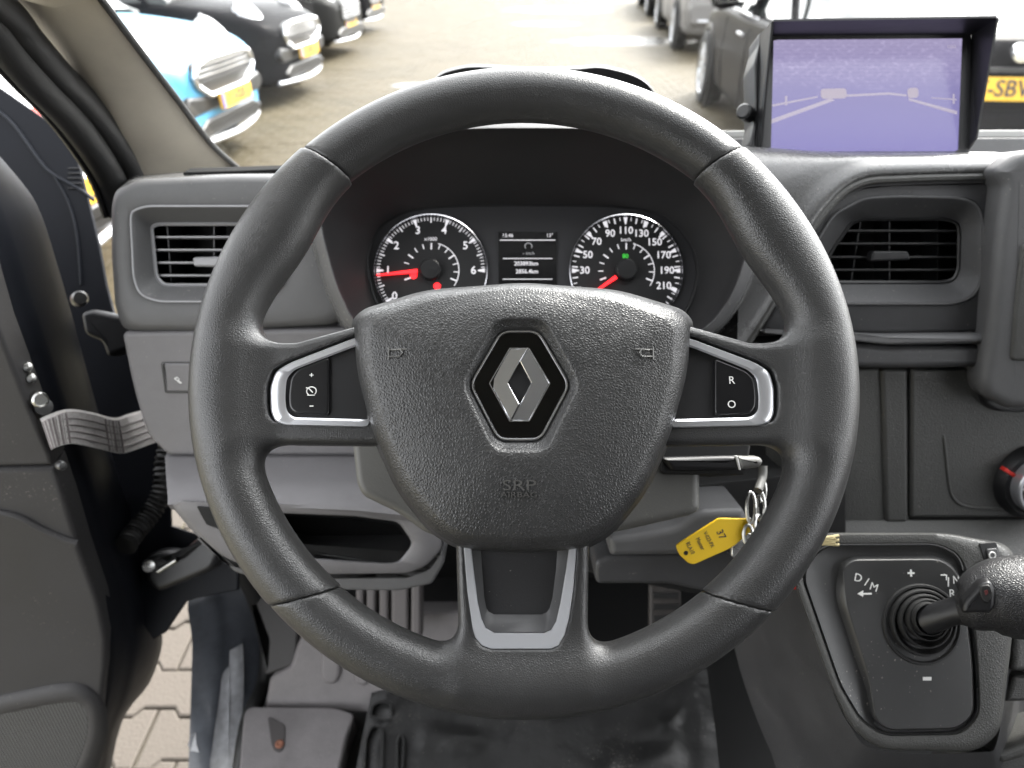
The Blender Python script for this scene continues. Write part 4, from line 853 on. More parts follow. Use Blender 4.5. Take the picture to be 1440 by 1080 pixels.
# ================================================================ air vents
def vent(name, label, fr, VO, VI, C, slats, verts, tabpx, m, line, shiny):
    v = thing(name, label, 'air vent', fr.w(*C, -.02), 'dashboard air vents')
    ring('bezel', fr, VO, VI, C, [(0, -.004), (0, .001), (.06, .0022), (.15, .0010), (.3, -.002), (.8, -.010), (.95, -.013), (1, -.014), (1.02, -.03)], m, v, n=200, ang=35)
    tube('bezel_line', [fr.w(*p, .0016) for p in star(VO, C, 120)], .0012, line, v, n=6, closed=True)
    ring('frame', fr, inset(VI, -1.5), inset(VI, 3.5), C, [(0, -.016), (0, -.0135), (.5, -.0120), (1, -.0135), (1, -.03)], shiny, v, n=160)
    slab('duct', fr, VI, -.075, -.07, MATTE, v); ring('duct_wall', fr, VI, inset(VI, 1), C, [(0, -.02), (1, -.07)], MATTE, v)
    for px, py0, py1, t in verts:
        a = fr.w(px + t, py0, -.026); b = fr.w(px - t, py1, -.026); d = Vector((0, .03, -.008))
        obj('guide_vane', [a, b, b + d, a + d, a + RT * .0012, b + RT * .0012, b + d + RT * .0012, a + d + RT * .0012], [(0, 1, 2, 3), (4, 7, 6, 5), (0, 4, 5, 1), (3, 2, 6, 7), (0, 3, 7, 4), (1, 5, 6, 2)], BLACK, v, smooth=False)
    for py, x0, x1 in slats:
        a = fr.w(x0, py, -.0165); b = fr.w(x1, py, -.0165); d = fr.n * -.012 + fr.ey * -.0015; t = fr.ey * -.0016
        obj('slat', [a, b, b + d, a + d, a + t, b + t, b + d + t, a + d + t], [(0, 1, 2, 3), (4, 7, 6, 5), (0, 4, 5, 1), (3, 2, 6, 7), (0, 3, 7, 4), (1, 5, 6, 2)], shiny, v, smooth=False)
    slab('tab', fr, rnd(tabpx, 4), -.018, -.008, shiny, v, bev=.002)
SLL = mat('vent_grey', (.24, .24, .25), .35, var=.05)
vent('air_vent', 'rounded side air vent in the dash pod beside the open door', FA, VL_O, VL_I, VLC,
     [(332, 214, 371), (350, 214, 372), (368, 216, 372), (386, 217, 371)], [(237, 316, 400, -3), (300, 316, 400, 0)], [(270, 362), (330, 360), (330, 376), (272, 375)], DASHM, SLL, SLL)
vent('air_vent', 'dark trapezoid air vent under the camera monitor, right of the wheel', FA, VR_O, VR_I, VRC,
     [(323, 1182, 1348), (341, 1172, 1349), (360, 1160, 1349), (378, 1152, 1348)], [(1318, 308, 397, 0), (1203, 308, 397, 7), (1250, 312, 396, 0)], [(1228, 353), (1278, 353), (1282, 366), (1224, 368)], DASH, DASHM, BLACK)

# ================================================================ instrument cluster
FI = frame(740, 385, .716, tilt=4)
ic = thing('instrument_cluster', 'dark instrument cluster with rev counter, trip display and speedometer behind the wheel', 'instrument cluster', FI.O)
FACE = mat('dial_plate', (.028, .028, .031), .5)
DIAL = mat('dial_black', (.010, .010, .011), .55)
slab('plate', FI, clus, -.02, .0, FACE, ic, bev=.001)
tube('plate_edge', [FI.w(*p, .001) for p in star(clus, BC, 140)], .0018, BLACK, ic, n=6, closed=True)
S = .716 / FPX
def gauge(name, c, marks, nums, sub, subn, unit, needle, inner):
    lc = FI.l(*c); rr = 79 * S
    g = lathe(name, FI, lc, [(rr, .0004), (rr, .0016), (0.01, .0016)], DIAL, ic, n=72)
    lathe('bezel', FI, lc, [(rr * 1.015, .0), (rr * 1.012, .0045), (rr * .995, .0052), (rr * .982, .0030), (rr * .978, .0015)], SATIN_D, g, n=90, cap=False)
    mm = MB()
    def tick(a, r0, r1, wd, wd2=None):
        ca, sa = math.cos(a), math.sin(a); wd2 = wd if wd2 is None else wd2; p = []
        for r, q in ((r0, wd2), (r1, wd)):
            for sgn in (-1, 1): p.append(FI.pt(lc[0] + S * (r * ca - sgn * q * sa), lc[1] + S * (r * sa + sgn * q * ca), .0021))
        mm.add(p, [(0, 1, 3, 2)])
    for a in marks: tick(R_(a), 66, 76, 3.0, .8)
    for i in range(subn[0] + 1):
        a = subn[1] + (subn[2] - subn[1]) * i / subn[0]; tick(R_(a), 71 if i % sub else 68, 76, .55 if i % sub else .9)
    for i in range(13):
        a = 200 - i * 18.5; tick(R_(a), inner - (4 if i % 3 else 6), inner + 3, .7 if i % 3 else 1.0)
    for i in range(30):
        a0, a1 = R_(75 - i * 3.6), R_(75 - (i + 1) * 3.6)
        mm.add([FI.pt(lc[0] + S * r * math.cos(a), lc[1] + S * r * math.sin(a), .0021) for a in (a0, a1) for r in (inner + 3, inner + 4.2)], [(0, 1, 3, 2)])
    mm.build('tick_marks', LITW, g, smooth=False)
    mm = MB()
    for s_, a, r, hh in nums:
        mm.add(*textm(s_, FI, (lc[0] + r * S * math.cos(R_(a)), lc[1] + r * S * math.sin(R_(a))), hh * S, .0019, .0002, bold=.012))
    mm.add(*textm(unit[0], FI, FI.l(unit[1], unit[2]), 5 * S, .0019, .0002)); mm.build('numerals', LITW, g, smooth=False)
    a = R_(needle); mm = MB()
    n0, n1 = needle_r[name]
    ca, sa = math.cos(a), math.sin(a)
    def q(r, wd, h): return [FI.pt(lc[0] + S * (r * ca - s2 * wd * sa), lc[1] + S * (r * sa + s2 * wd * ca), h) for s2 in (-1, 1)]
    mm.add(q(n0, 2.6, .005) + q(n1, 1.0, .005) + q(n0, 2.6, .0065) + q(n1, 1.0, .0065), [(0, 1, 3, 2), (4, 6, 7, 5), (0, 2, 6, 4), (1, 5, 7, 3), (2, 3, 7, 6), (0, 4, 5, 1)]); mm.build('needle', LITR, g, smooth=False)
    lathe('needle_hub', FI, lc, [(15 * S, .002), (15 * S, .008), (13 * S, .0095), (.0005, .0098)], BLACK, g, n=36)
    return g
SATIN_D = mat('dial_ring', (.35, .35, .37), .25, 1.0)
needle_r = {'rev_counter': (18, 75), 'speedometer': (18, 62)}
g1 = gauge('rev_counter', (606, 381), [216 - 36 * i for i in range(7)], [(str(i), 216 - 36 * i, 60 if i not in (0,) else 62, 11) for i in range(7)], 5, (60, 216, 0), ('x1000', 606, 337), 186, 36)
for px, py in ((582, 388), (615, 403)): lathe('warning_lamp', FI, FI.l(px, py), [(5 * S, .0021), (.0002, .0022)], LITR, g1, n=20)
g2 = gauge('speedometer', (880, 381), [180 - 22.5 * i for i in range(-1, 10)], [(str(30 + 20 * i), 180 - 22.5 * i, 58 if i < 3 else 57, 10) for i in range(0, 10)], 2, (44, 225, -45), ('km/h', 880, 338), 215, 36)
g_ = MB(); g_.add(*textm('80', FI, FI.l(879, 361), 6 * S, .002, .0002, bold=.02)); g_.build('cruise_readout', LITG, g2, smooth=False)
dsp = slab('trip_display', FI, [(701, 326), (783, 326), (783, 412), (701, 412)], 0, .0018, mat('display_black', (.004, .004, .005), .25), ic, bev=.0003)
mm = MB()
mm.add(*textm('15:46', FI, FI.l(714, 332), 5 * S, .002, .0002)); mm.add(*textm('13°', FI, FI.l(773, 332), 5 * S, .002, .0002))
mm.add(*textm('203893km', FI, FI.l(740, 371.5), 5.6 * S, .002, .0002, bold=.01)); mm.add(*textm('2856.4km', FI, FI.l(741, 382.5), 5.6 * S, .002, .0002, bold=.01))
mm.add(*slabm(FI, [(703, 337), (781, 337), (781, 338.2), (703, 338.2)], .0019, .0021, .00001)); mm.add(*slabm(FI, [(707, 363), (777, 363), (777, 364), (707, 364)], .0019, .0021, .00001)); mm.add(*slabm(FI, [(707, 392), (777, 392), (777, 393), (707, 393)], .0019, .0021, .00001))
mm.build('readout', LITW, dsp, smooth=False)
mm = MB(); lc = FI.l(743, 347); mm.add(*tubem([FI.pt(lc[0] + 5 * S * math.cos(a), lc[1] + 4.5 * S * math.sin(a), .0021) for a in np.linspace(-.6, 3.9, 14)], .0004, 6)); mm.add(*textm('-- km/h', FI, FI.l(743, 357), 4 * S, .002, .0002)); mm.build('readout', DIMW, dsp, smooth=False)

# ================================================================ heater knob
FK = Fr(FC.w(1452, 676, .004), Vector((-.02, -.95, .31)))
kn = thing('heater_knob', 'round black heater knob with chrome ring and red marker on the centre stack', 'knob', FK.O)
k = .72 / FPX
lathe('skirt', FK, (0, 0), [(58 * k, -.004), (57 * k, .004), (50 * k, .012), (46 * k, .012)], BLACK, kn, n=60)
lathe('chrome_ring', FK, (0, 0), [(43 * k, .010), (43 * k, .024), (41 * k, .0255), (38 * k, .0255), (37 * k, .0235)], SATIN, kn, n=60, cap=False)
lathe('dial_face', FK, (0, 0), [(38 * k, .012), (37.5 * k, .0240), (.001, .0245)], BLACK, kn, n=60)
mm = MB(); mm.add(*textm('0', FK, (-33 * k, 14 * k), 6 * k, .0246, .0002)); mm.add(*textm('8', FK, (-34 * k, -1 * k), 6 * k, .0246, .0002, rot=.8)); mm.build('dial_symbols', WHITE, kn)
slab('marker', FK, [(-.040, .0155), (-.029, .0085), (-.027, .0115), (-.038, .0185)], .008, .0145, REDP, kn, bev=.0004, loc=True)

# ================================================================ steering wheel
FWH = frame(737, 545, .455, tilt=8)
wh = thing('steering_wheel', 'black grained steering wheel with satin spoke trims and diamond emblem on its hub', 'steering wheel', FWH.O)
wl = FWH.l
xl, _ = wl(309, 550); xr, _ = wl(1164, 550); _, yt = wl(736, 134); _, yb = wl(736, 966)
RA, RB, RCX, RCY = (xr - xl) / 2, (yt - yb) / 2, (xr + xl) / 2, (yt + yb) / 2
def rim(X, Y, Z, r, rz, thumb=0.0):
    dx, dy = X - RCX, Y - RCY; rho = np.sqrt(dx * dx + dy * dy) + 1e-9
    rc = 1 / np.sqrt((dx / rho / RA) ** 2 + (dy / rho / RB) ** 2)
    if thumb:      # thumb rests at ten and two: the grip thickens inwards
        th = np.abs(np.arctan2(dy, np.abs(dx)) - R_(29)); wt = np.exp(-(th / R_(13)) ** 2) * thumb; rc = rc - wt; r = r + wt
    a = (rho - rc) / r; b = Z / rz; q = np.sqrt(a * a + b * b)
    return (q - 1) * rz
def line(X, Y, p, q):      # signed distance to the line p-q (pixels), positive on its left
    a = wl(*p); b = wl(*q); dx, dy = b[0] - a[0], b[1] - a[1]; k = math.hypot(dx, dy)
    return ((X - a[0]) * -dy + (Y - a[1]) * dx) / k
UL = ((430, 215), (487, 250)); UR = ((985, 248), (1046, 212)); LL = ((466, 828), (378, 850)); LR = ((1086, 858), (1000, 835))
SPL = [wl(*p) for p in ((336, 486), (420, 484), (500, 462), (600, 440), (600, 628), (420, 626), (336, 622))]
SPR = [wl(*p) for p in ((1136, 486), (1050, 484), (972, 462), (870, 440), (870, 628), (1050, 626), (1136, 622))]
SPB = [wl(*p) for p in ((640, 700), (828, 700), (824, 960), (648, 960))]
BZL = [(520, 468), (494, 477), (408, 510), (388, 522), (380, 545), (381, 580), (388, 594), (400, 598), (520, 601)]
BZR = [(940, 468), (974, 477), (1062, 510), (1081, 522), (1088, 545), (1088, 582), (1082, 595), (1068, 599), (940, 602)]
TRO = [(651, 755), (657, 830), (664, 880), (668, 897), (677, 908), (690, 913), (775, 913), (786, 908), (794, 893), (800, 870), (806, 830), (812, 755)]
cutL = [wl(*p) for p in inset(rnd(BZL, 6), 1.0)]; cutR = [wl(*p) for p in inset(rnd(BZR, 6), 1.0)]; cutB = [wl(*p, .009) for p in inset(TRO, 1.5)]
H = .0016
def side(X, Y, Z, sg):
    d = rim(X, Y, Z, .0181, .0176, .0047)
    d = smin(d, sd_ext(X, Y, Z, SPL if sg < 0 else SPR, -.013, .0085, .005), .021)
    d = np.maximum(d, -sd_ext(X, Y, Z, cutL if sg < 0 else cutR, .0035, .06))
    if sg < 0: a, b = line(X, Y, *UL), line(X, Y, *LL)
    else: a, b = line(X, Y, *UR), line(X, Y, *LR)
    return smax(smax(d, a, .0014), b, .0014)
def top(X, Y, Z):
    d = rim(X, Y, Z, .0171, .0168)
    return smax(smax(d, -line(X, Y, *UL), .0014), -line(X, Y, *UR), .0014)
def bottom(X, Y, Z):
    d = rim(X, Y, Z, .0176, .0172)
    d = smin(d, sd_ext(X, Y, Z, SPB, -.013, .0095, .005), .017)
    d = np.maximum(d, -sd_ext(X, Y, Z, cutB, -.002, .06))
    a = np.where(X < xS520, -line(X, Y, *LL), -1); b = np.where(X > xS950, -line(X, Y, *LR), -1)
    return smax(smax(d, a, .0014), b, .0014)
ZL, ZH = -.022, .022; xS520 = wl(540, 800)[0]; xS950 = wl(930, 800)[0]
ex = .024
yUL = wl(430, 205)[1]; yLL = wl(400, 862)[1]; xS = wl(620, 550)[0]; xS2 = wl(850, 550)[0]
netobj('grip', FWH, lambda X, Y, Z: side(X, Y, Z, -1), (RCX - RA - ex, yLL - .012, ZL), (xS, yUL + .012, ZH), H, WHEEL, wh)
netobj('grip', FWH, lambda X, Y, Z: side(X, Y, Z, 1), (xS2, yLL - .014, ZL), (RCX + RA + ex, yUL + .012, ZH), H, WHEEL, wh)
netobj('rim_arc', FWH, top, (wl(415, 300)[0], wl(700, 262)[1], ZL), (wl(1062, 300)[0], RCY + RB + ex, ZH), H, WHEEL, wh)
netobj('rim_arc', FWH, bottom, (wl(362, 850)[0], RCY - RB - ex, ZL), (wl(1102, 850)[0], wl(700, 700)[1], ZH), H, WHEEL, wh)

# --- airbag cover: shield outline sinking into a hexagonal recess round the emblem
EC = (731, 542)
sh = rnd([(497, 452), (514, 436), (600, 409), (735, 398), (868, 409), (956, 436), (972, 452), (968, 520), (944, 610), (908, 690), (862, 748), (822, 772), (735, 778), (648, 772), (606, 748), (560, 690), (524, 610), (501, 520)], 26, 5)
hexo = rnd([(698, 450), (766, 450), (814, 540), (768, 634), (696, 634), (651, 540)], 16, 5)
hexi = rnd([(704, 464), (758, 464), (803, 541), (761, 620), (700, 620), (659, 541)], 14, 5)
NA = 288
A = star(sh, EC, NA); Bx = star(hexo, EC, NA); Ci = star(hexi, EC, NA)
prof = [(-.02, -.004), (.0, .004), (.004, .010), (.015, .0155), (.04, .0195), (.085, .0226), (.135, .0252), (.15, .0256), (.21, .0264), (.35, .0285), (.5, .0300), (.65, .0310), (.8, .0318), (.92, .0322), (.975, .0322), (1.0, .0316)]
loops = []
for t, h in prof:
    loops.append([FWH.w(a[0] * (1 - t) + b[0] * t, a[1] * (1 - t) + b[1] * t, h) for a, b in zip(A, Bx)])
for t, h in ((.12, .0302), (.88, .0262), (1.0, .0256), (1.06, .0240)):
    loops.append([FWH.w(a[0] * (1 - t) + b[0] * t, a[1] * (1 - t) + b[1] * t, h) for a, b in zip(Bx, Ci)])
V, Fc = loft(loops, True, True)
bag = obj('airbag_cover', V, Fc, BAG, wh, ang=60)
bvh = BVHTree.FromPolygons([Vector(v) for v in V], Fc)
def drape(Vf, lift):
    V0, F0 = Vf; out = []
    for v in V0:
        d = v - FWH.O; x, y, h = d.dot(FWH.ex), d.dot(FWH.ey), d.dot(FWH.n)
        hit = bvh.ray_cast(FWH.pt(x, y, .08), -FWH.n)
        z = (hit[0] - FWH.O).dot(FWH.n) if hit[0] is not None else .03
        out.append(FWH.pt(x, y, z + lift + h * .9))
    return out, F0
PXM = .43 / FPX
m_ = MB(); m_.add(*drape(textm('SRP', FWH, wl(730, 683, .03), 14 * PXM, 0, .0003, sx=1.5), .0005))
m_.add(*drape(textm('AIRBAG', FWH, wl(730, 696, .03), 7.5 * PXM, 0, .0003, sx=1.35), .0005))
EMB = mat('emboss_highlight', (.085, .084, .080), .35); m_.build('embossed_lettering', EMB, bag)  # paler than the cover: highlights on the raised marks put into the colour
def horn(cx, flip):
    mm = MB()
    c = FWH.l(cx, 496, .03); s = PXM * flip
    pth = [(14, 4), (14, -5), (-2, -5), (-6, 0), (-2, 5), (9, 4)]
    mm.add(*drape(tubem([FWH.pt(c[0] + x * s, c[1] + y * PXM, .0) for x, y in pth], .00045, 6), .0007))
    mm.add(*drape(tubem([FWH.pt(c[0] + 14 * s, c[1] + (y) * PXM, .0) for y in (-9, 8)], .0005, 6), .0007))
    mm.add(*drape(tubem([FWH.pt(c[0] + x * s, c[1] + 5 * PXM, .0) for x in (-12, 14)], .0004, 6), .0007))
    mm.build('horn_symbol', EMB, bag)
horn(560, -1); horn(905, 1)

# --- emblem
em = obj('emblem_plate', *slabm(FWH, inset(hexi, 2.0), .022, .0262, .0006), GLOSSB, wh)
ring('emblem_ring', FWH, hexi, inset(hexi, 4.2), EC, [(0, .0235), (0, .0262), (.25, .0272), (.7, .0272), (1, .0264), (1, .0250)], CHROME, em, n=200)
def ez(x, y): return (640 + x / 5.4, 440 + y / 5.4)
LB = [(415, 272), (552, 272), (490, 374), (402, 532), (487, 692), (426, 812), (415, 812), (268, 535)]
RB_ = [(557, 274), (564, 278), (716, 535), (562, 816), (430, 816), (491, 696), (578, 532), (494, 372)]
ec = FWH.l(*ez(491, 540), .028)
for poly, kx, ky, h0 in ((LB, .20, -.02, .0292), (RB_, -.03, .075, .0288)):
    topv = []; low = []; q = [FWH.l(*ez(*p), .028) for p in poly]
    def hp_(x, y): return h0 + kx * (x - ec[0]) + ky * (y - ec[1])
    qi = inset(q, .0004)
    V, Fc = loft([[FWH.pt(x, y, .0255) for x, y in q], [FWH.pt(x, y, hp_(x, y) - .0004) for x, y in q], [FWH.pt(x, y, hp_(x, y)) for x, y in qi]], False, True)
    obj('logo_band', V, Fc, CHROME, em, smooth=False)
outl = [ez(*p) for p in ((412, 264), (564, 264), (726, 535), (566, 826), (410, 826), (256, 535))]
ring('logo_border', FWH, outl, inset(outl, 1.6), ez(491, 540), [(0, .0258), (.1, .0268), (.9, .0268), (1, .0258)], CHROME, em, n=160)
inn = [ez(*p) for p in ((490, 372), (580, 531), (489, 696), (400, 531))]
slab('logo_centre', FWH, inset(inn, -.6), .0255, .0266, BLACK, em, bev=.0002)

# --- spoke switches
def switch(bz, inner, keys, seam, icons, mirror):
    sw = ring('switch_bezel', FWH, rnd(bz, 8), rnd(inner, 7), ((bz[2][0] + bz[-1][0]) / 2 * 1.0, 548), [(0, .002), (0, .0085), (.12, .0096), (.75, .0098), (1, .0088), (1, .004)], SATIN, wh, n=160)
    slab('switch_panel', FWH, inset(rnd(inner, 7), -1), .002, .0062, BLACK, sw, bev=.0004)
    k = slab('switch_key', FWH, rnd(keys, 7), .003, .0088, GLOSSB_K, sw, bev=.0014)
    mm = MB()
    for f in icons: f(mm)
    mm.build('switch_symbols', WHITE, sw)
GLOSSB_K = mat('switch_black', (.008, .008, .009), .28, coat=.2)
def tx(s, px, py, hp, **k): return lambda mm: mm.add(*textm(s, FWH, wl(px, py, .009), hp * PXM, .0089, .0001, **k))
def cruise(mm):
    c = wl(438, 550, .009)
    mm.add(*tubem([FWH.pt(c[0] + 7 * PXM * math.cos(a), c[1] + 6.2 * PXM * math.sin(a), .0090) for a in np.linspace(-.8, math.pi * 1.3, 20)], .00032, 6))
    mm.add(*tubem([FWH.pt(c[0] + x * PXM, c[1] + y * PXM, .0090) for x, y in ((2, -2), (-4, 4), (-8, 5))], .00035, 6))
    mm.add(*tubem([FWH.pt(c[0] + x * PXM, c[1] + y * PXM, .0090) for x, y in ((-6, -6), (5, -6))], .00032, 6))
switch(BZL, [(520, 482), (495, 489), (414, 520), (403, 532), (401, 560), (403, 578), (412, 587), (520, 590)],
       [(463, 501), (418, 519), (408, 531), (405, 556), (406, 573), (413, 581), (463, 584)], 464,
       [tx('+', 438, 528, 8, bold=.01), tx('-', 438, 570, 9, bold=.01, sx=1.6), cruise], 1)
switch(BZR, [(940, 482), (974, 489), (1052, 520), (1064, 532), (1067, 560), (1066, 578), (1056, 587), (940, 590)],
       [(1005, 503), (1050, 521), (1061, 533), (1064, 556), (1063, 573), (1056, 582), (1005, 584)], 1004,
       [tx('R', 1029, 535, 11), tx('O', 1029, 569, 11)], -1)
# --- lower spoke: satin U trim round a shallow pocket
TRI = [(661, 755), (666, 800), (672, 848), (677, 870), (683, 883), (695, 890), (765, 890), (775, 886), (782, 874), (788, 848), (796, 800), (802, 755)]
POC = [(675, 755), (678, 800), (681, 840), (684, 855), (687, 860), (695, 864), (761, 864), (769, 861), (773, 855), (777, 840), (782, 800), (785, 755)]
loops = [[FWH.w(*p, .0) for p in TRO], [FWH.w(*p, .0094) for p in TRO], [FWH.w(*p, .0106) for p in inset(TRO, 1.2)], [FWH.w(*p, .0104) for p in inset(TRI, -1.0)], [FWH.w(*p, .0094) for p in TRI], [FWH.w(*p, .004) for p in inset(TRI, .3)]]
ut = obj('spoke_trim', *loft(loops, closed=False), SATINP, wh, ang=30)
POCK = mat('pocket_grey', (.050, .050, .052), .35, var=.15, dirt=.6, bump=('noise', 700, .0002, .3))
obj('pocket_wall', *loft([[FWH.w(*p, .0096) for p in TRI], [FWH.w(*p, .0085) for p in inset(TRI, 1.5)], [FWH.w(*p, .0035) for p in POC]], closed=False), POCK, ut)
obj('pocket_floor', [FWH.w(*p, .0030) for p in inset(POC, -1.2)], [tuple(range(len(POC)))], mat('pocket_black', (.016, .016, .017), .55, dirt=.7, bump=('noise', 900, .0003, .4)), ut, smooth=False)
# --- back of the hub
slab('hub_back', FWH, rnd([(505, 470), (965, 470), (935, 620), (850, 765), (620, 765), (535, 620)], 20), -.05, -.004, MATTE, wh, bev=.004)

# ================================================================ steering column
FCO = frame(737, 620, .545, tilt=8)
col = thing('steering_shroud', 'grey plastic steering column shroud behind the wheel with a control stalk', 'shroud', P(737, 700, .62))
SHR = mat('column_shroud', (.105, .104, .098), .5, bump=('noise', 700, .0003, .4), var=.1, dirt=.3)
slab('shroud', FCO, rnd([(488, 560), (560, 520), (900, 520), (985, 560), (986, 716), (975, 724), (880, 746), (735, 770), (600, 752), (560, 722), (508, 697), (500, 680)], 14), -.10, 0, SHR, col, bev=.006, nb=5)
slab('shroud_gap', FCO, rnd([(925, 560), (1060, 600), (1050, 668), (930, 667)], 8), -.09, .004, MATTE, col, bev=.002)
st = slab('stalk', frame(1000, 652, .535, tilt=0), rnd([(930, 643), (1020, 641), (1036, 641), (1041, 662), (945, 664)], [6, 1, 1, 1, 6]), -.012, 0, BLACK, col, bev=.004)
slab('stalk_tip', frame(1000, 652, .535, tilt=0), rnd([(1037, 641), (1070, 643), (1075, 649), (1070, 658), (1042, 661)], [1, 6, 3, 6, 1]), -.011, .0006, SHR, st, bev=.004)
slab('stalk_mark', frame(1000, 652, .534, tilt=0), [(1035.4, 641.5), (1037.2, 641.5), (1042, 661), (1040.2, 661)], -.004, .001, WHITE, st, bev=.0002)
tube('tilt_lever', spline([P(1073, 655, .60), P(1072, 672, .598), P(1066, 690, .59)], 5, False), .0035, SHR, col)

# ================================================================ gear console and lever
FG = frame(1270, 900, .585, tilt=6)
gc = thing('gear_console', 'black gear selector console with grained surround below the centre stack', 'console', FG.w(1200, 1060, -.15))
PLT = rnd([(1132, 790), (1160, 765), (1318, 764), (1350, 780), (1363, 830), (1374, 940), (1377, 1005), (1352, 1032), (1242, 1034), (1210, 1014), (1180, 965), (1128, 815)], [12, 20, 20, 20, 20, 20, 24, 30, 24, 24, 20, 10], 6)
SUR = rnd([(1118, 790), (1150, 750), (1330, 750), (1425, 770), (1426, 850), (1418, 930), (1405, 1030), (1372, 1056), (1235, 1053), (1196, 1022), (1168, 962), (1116, 816)], [12, 20, 20, 30, 20, 20, 24, 30, 24, 24, 20, 10], 6)
PC = (1262, 900)
ring('surround', FG, SUR, PLT, PC, [(-.06, -.035), (-.03, -.014), (-.012, -.005), (0, -.0015), (.12, .0006), (.5, .001), (.92, .0005), (1, -.002), (1.01, -.008)], GRAIN, gc, n=200, ang=60)
PLM = mat('selector_plate', (.036, .036, .036), .34, var=.15, dirt=.6)
RAI = rnd([(1186, 800), (1200, 788), (1322, 787), (1346, 804), (1356, 850), (1366, 930), (1368, 1005), (1346, 1024), (1250, 1026), (1232, 1012), (1222, 950), (1190, 850)], [12, 14, 20, 20, 20, 20, 20, 24, 20, 20, 24, 20], 6)
ring('plate', FG, inset(PLT, 1.5), RAI, PC, [(0, -.006), (0, -.0025), (.05, -.001), (.35, -.004), (.75, -.004), (.93, .002), (1, .0032)], PLM, gc, n=200, ang=50)
slab('plate_top', FG, inset(RAI, -.5), -.004, .0033, PLM, gc, bev=.001)
s = .585 / FPX
def gsym(V, Fc): obj('gate_symbol', V, Fc, WHITE, gc, smooth=False)
gsym(*textm('D', FG, FG.l(1204, 812), 11 * s, .0034, .0001, rot=-.25)); gsym(*textm('/', FG, FG.l(1216, 818), 11 * s, .0034, .0001, rot=-.35, bold=.012)); gsym(*textm('M', FG, FG.l(1226, 825), 11 * s, .0034, .0001, rot=-.35))
gsym(*textm('+', FG, FG.l(1278, 806), 13 * s, .0034, .0001, bold=.03)); gsym(*slabm(FG, [(1298, 952), (1310, 952), (1310, 957), (1298, 957)], .003, .0036, .0001))
gsym(*slabm(FG, [(1206, 835), (1214, 830.5), (1214, 834), (1226, 834), (1226, 836.3), (1214, 836.3), (1214, 839.5)], .003, .0036, .0001))
gsym(*textm('N', FG, FG.l(1341, 815), 11 * s, .0034, .0001, sx=.8)); gsym(*textm('R', FG, FG.l(1335.5, 834), 11 * s, .0034, .0001))
for poly in ([(1323, 808), (1332, 808), (1332, 809.6), (1323, 809.6)], [(1330.4, 808), (1332, 808), (1332, 816), (1330.4, 816)], [(1333, 812), (1334.6, 812), (1334.6, 825), (1333, 825)]): gsym(*slabm(FG, poly, .003, .0036, .0001))
hzs = slab('console_switch', FG, rnd([(1377, 764), (1401, 762), (1413, 800), (1390, 806)], 3), -.002, .0016, BLACK, gc, bev=.0005)
slab('switch_face', FG, rnd([(1388, 772), (1403, 771), (1410, 800), (1396, 804)], 3), .0, .003, DASHM, hzs, bev=.0008)
lathe('switch_symbol', FG, FG.l(1395.5, 781, .003), [(.0030, .0), (.0027, .0004), (.0021, .0004), (.0019, 0)], WHITE, hzs, n=24, h=.0031, cap=False)
# body of the console running down to the floor
def gl(pts, d): return [P(x, y, d) for x, y in pts]
body = [spline(gl([(1116, 800), (1168, 962), (1196, 1022), (1235, 1055), (1372, 1058), (1405, 1032), (1426, 850)], .598), 5, False)]
body.append(spline(gl([(1085, 815), (1130, 980), (1165, 1060), (1215, 1110), (1372, 1120), (1420, 1080), (1440, 860)], .66), 5, False))
body.append(spline(gl([(1010, 800), (1040, 940), (1085, 1060), (1130, 1140), (1360, 1160), (1440, 1120), (1460, 870)], .80), 5, False))
obj('console_body', *loft(body, closed=False), DASH, gc, ang=60)
slab('seat_mat', FG, rnd([(1385, 1075), (1560, 1020), (1560, 1140), (1330, 1140)], 10), -.12, -.06, GRAIN, gc)
ledg = slab('cup_shelf', FG, rnd([(1428, 885), (1560, 880), (1560, 946), (1424, 945)], 8), -.05, -.012, GRAIN, gc, bev=.004)
slab('shelf_step', FG, rnd([(1424, 950), (1560, 950), (1560, 985), (1414, 988)], 6), -.06, -.020, GRAIN, gc, bev=.004)
slab('floor_tray', FG, rnd([(1400, 1060), (1560, 1000), (1560, 1030), (1410, 1075)], 6), -.09, -.045, GRAIN, gc, bev=.004)

gv = thing('gear_lever', 'black gear lever with grained knob and ringed rubber boot', 'gear lever', FG.w(1297, 878))
cx, cy = 1297, 878
prev = None
for i, (r, ox, oy, h) in enumerate(((55, 0, 0, .004), (45, 3, -2, .008), (36, 6, -4, .0125), (28, 9, -6, .017), (22, 11, -7, .022))):
    c = FG.l(cx + ox, cy + oy, h); rr = r * s
    lathe('boot_ring', FG, c, [(rr * 1.0, h - .006), (rr * 1.02, h - .001), (rr * .99, h + .001), (rr * .94, h + .0012), (rr * .88, h - .003), (rr * .80, h - .005)], RUBBER, gv, n=56, cap=(i == 4))
ax = [P(1303, 872, .570), P(1318, 867, .563), P(1340, 860, .556), P(1351, 858, .553), P(1358, 857, .551), P(1366, 855, .549), P(1376, 850, .548), P(1388, 845.5, .547), P(1408, 841, .545), P(1434, 839.5, .543), P(1464, 837, .541), P(1500, 835, .540), P(1530, 833, .539), P(1545, 832, .539)]
rd = [20, 19, 18.5, 21, 26, 33, 41, 48, 54.5, 57, 58, 54, 38, 10]
rm = [r * (ax[i] - CAM).dot(FW) / FPX for i, r in enumerate(rd)]
tube('shaft', ax[:4], rm[:4], BLACK, gv, n=24)
A2 = spline(ax[3:], 4, False); rs = [v.x for v in spline([Vector((r, 0, 0)) for r in rm[3:]], 4, False)]
tube('knob', A2, rs, mat('knob_leather', (.018, .018, .019), .42, bump=('leather', 600, .0005, .6)), gv, n=40)
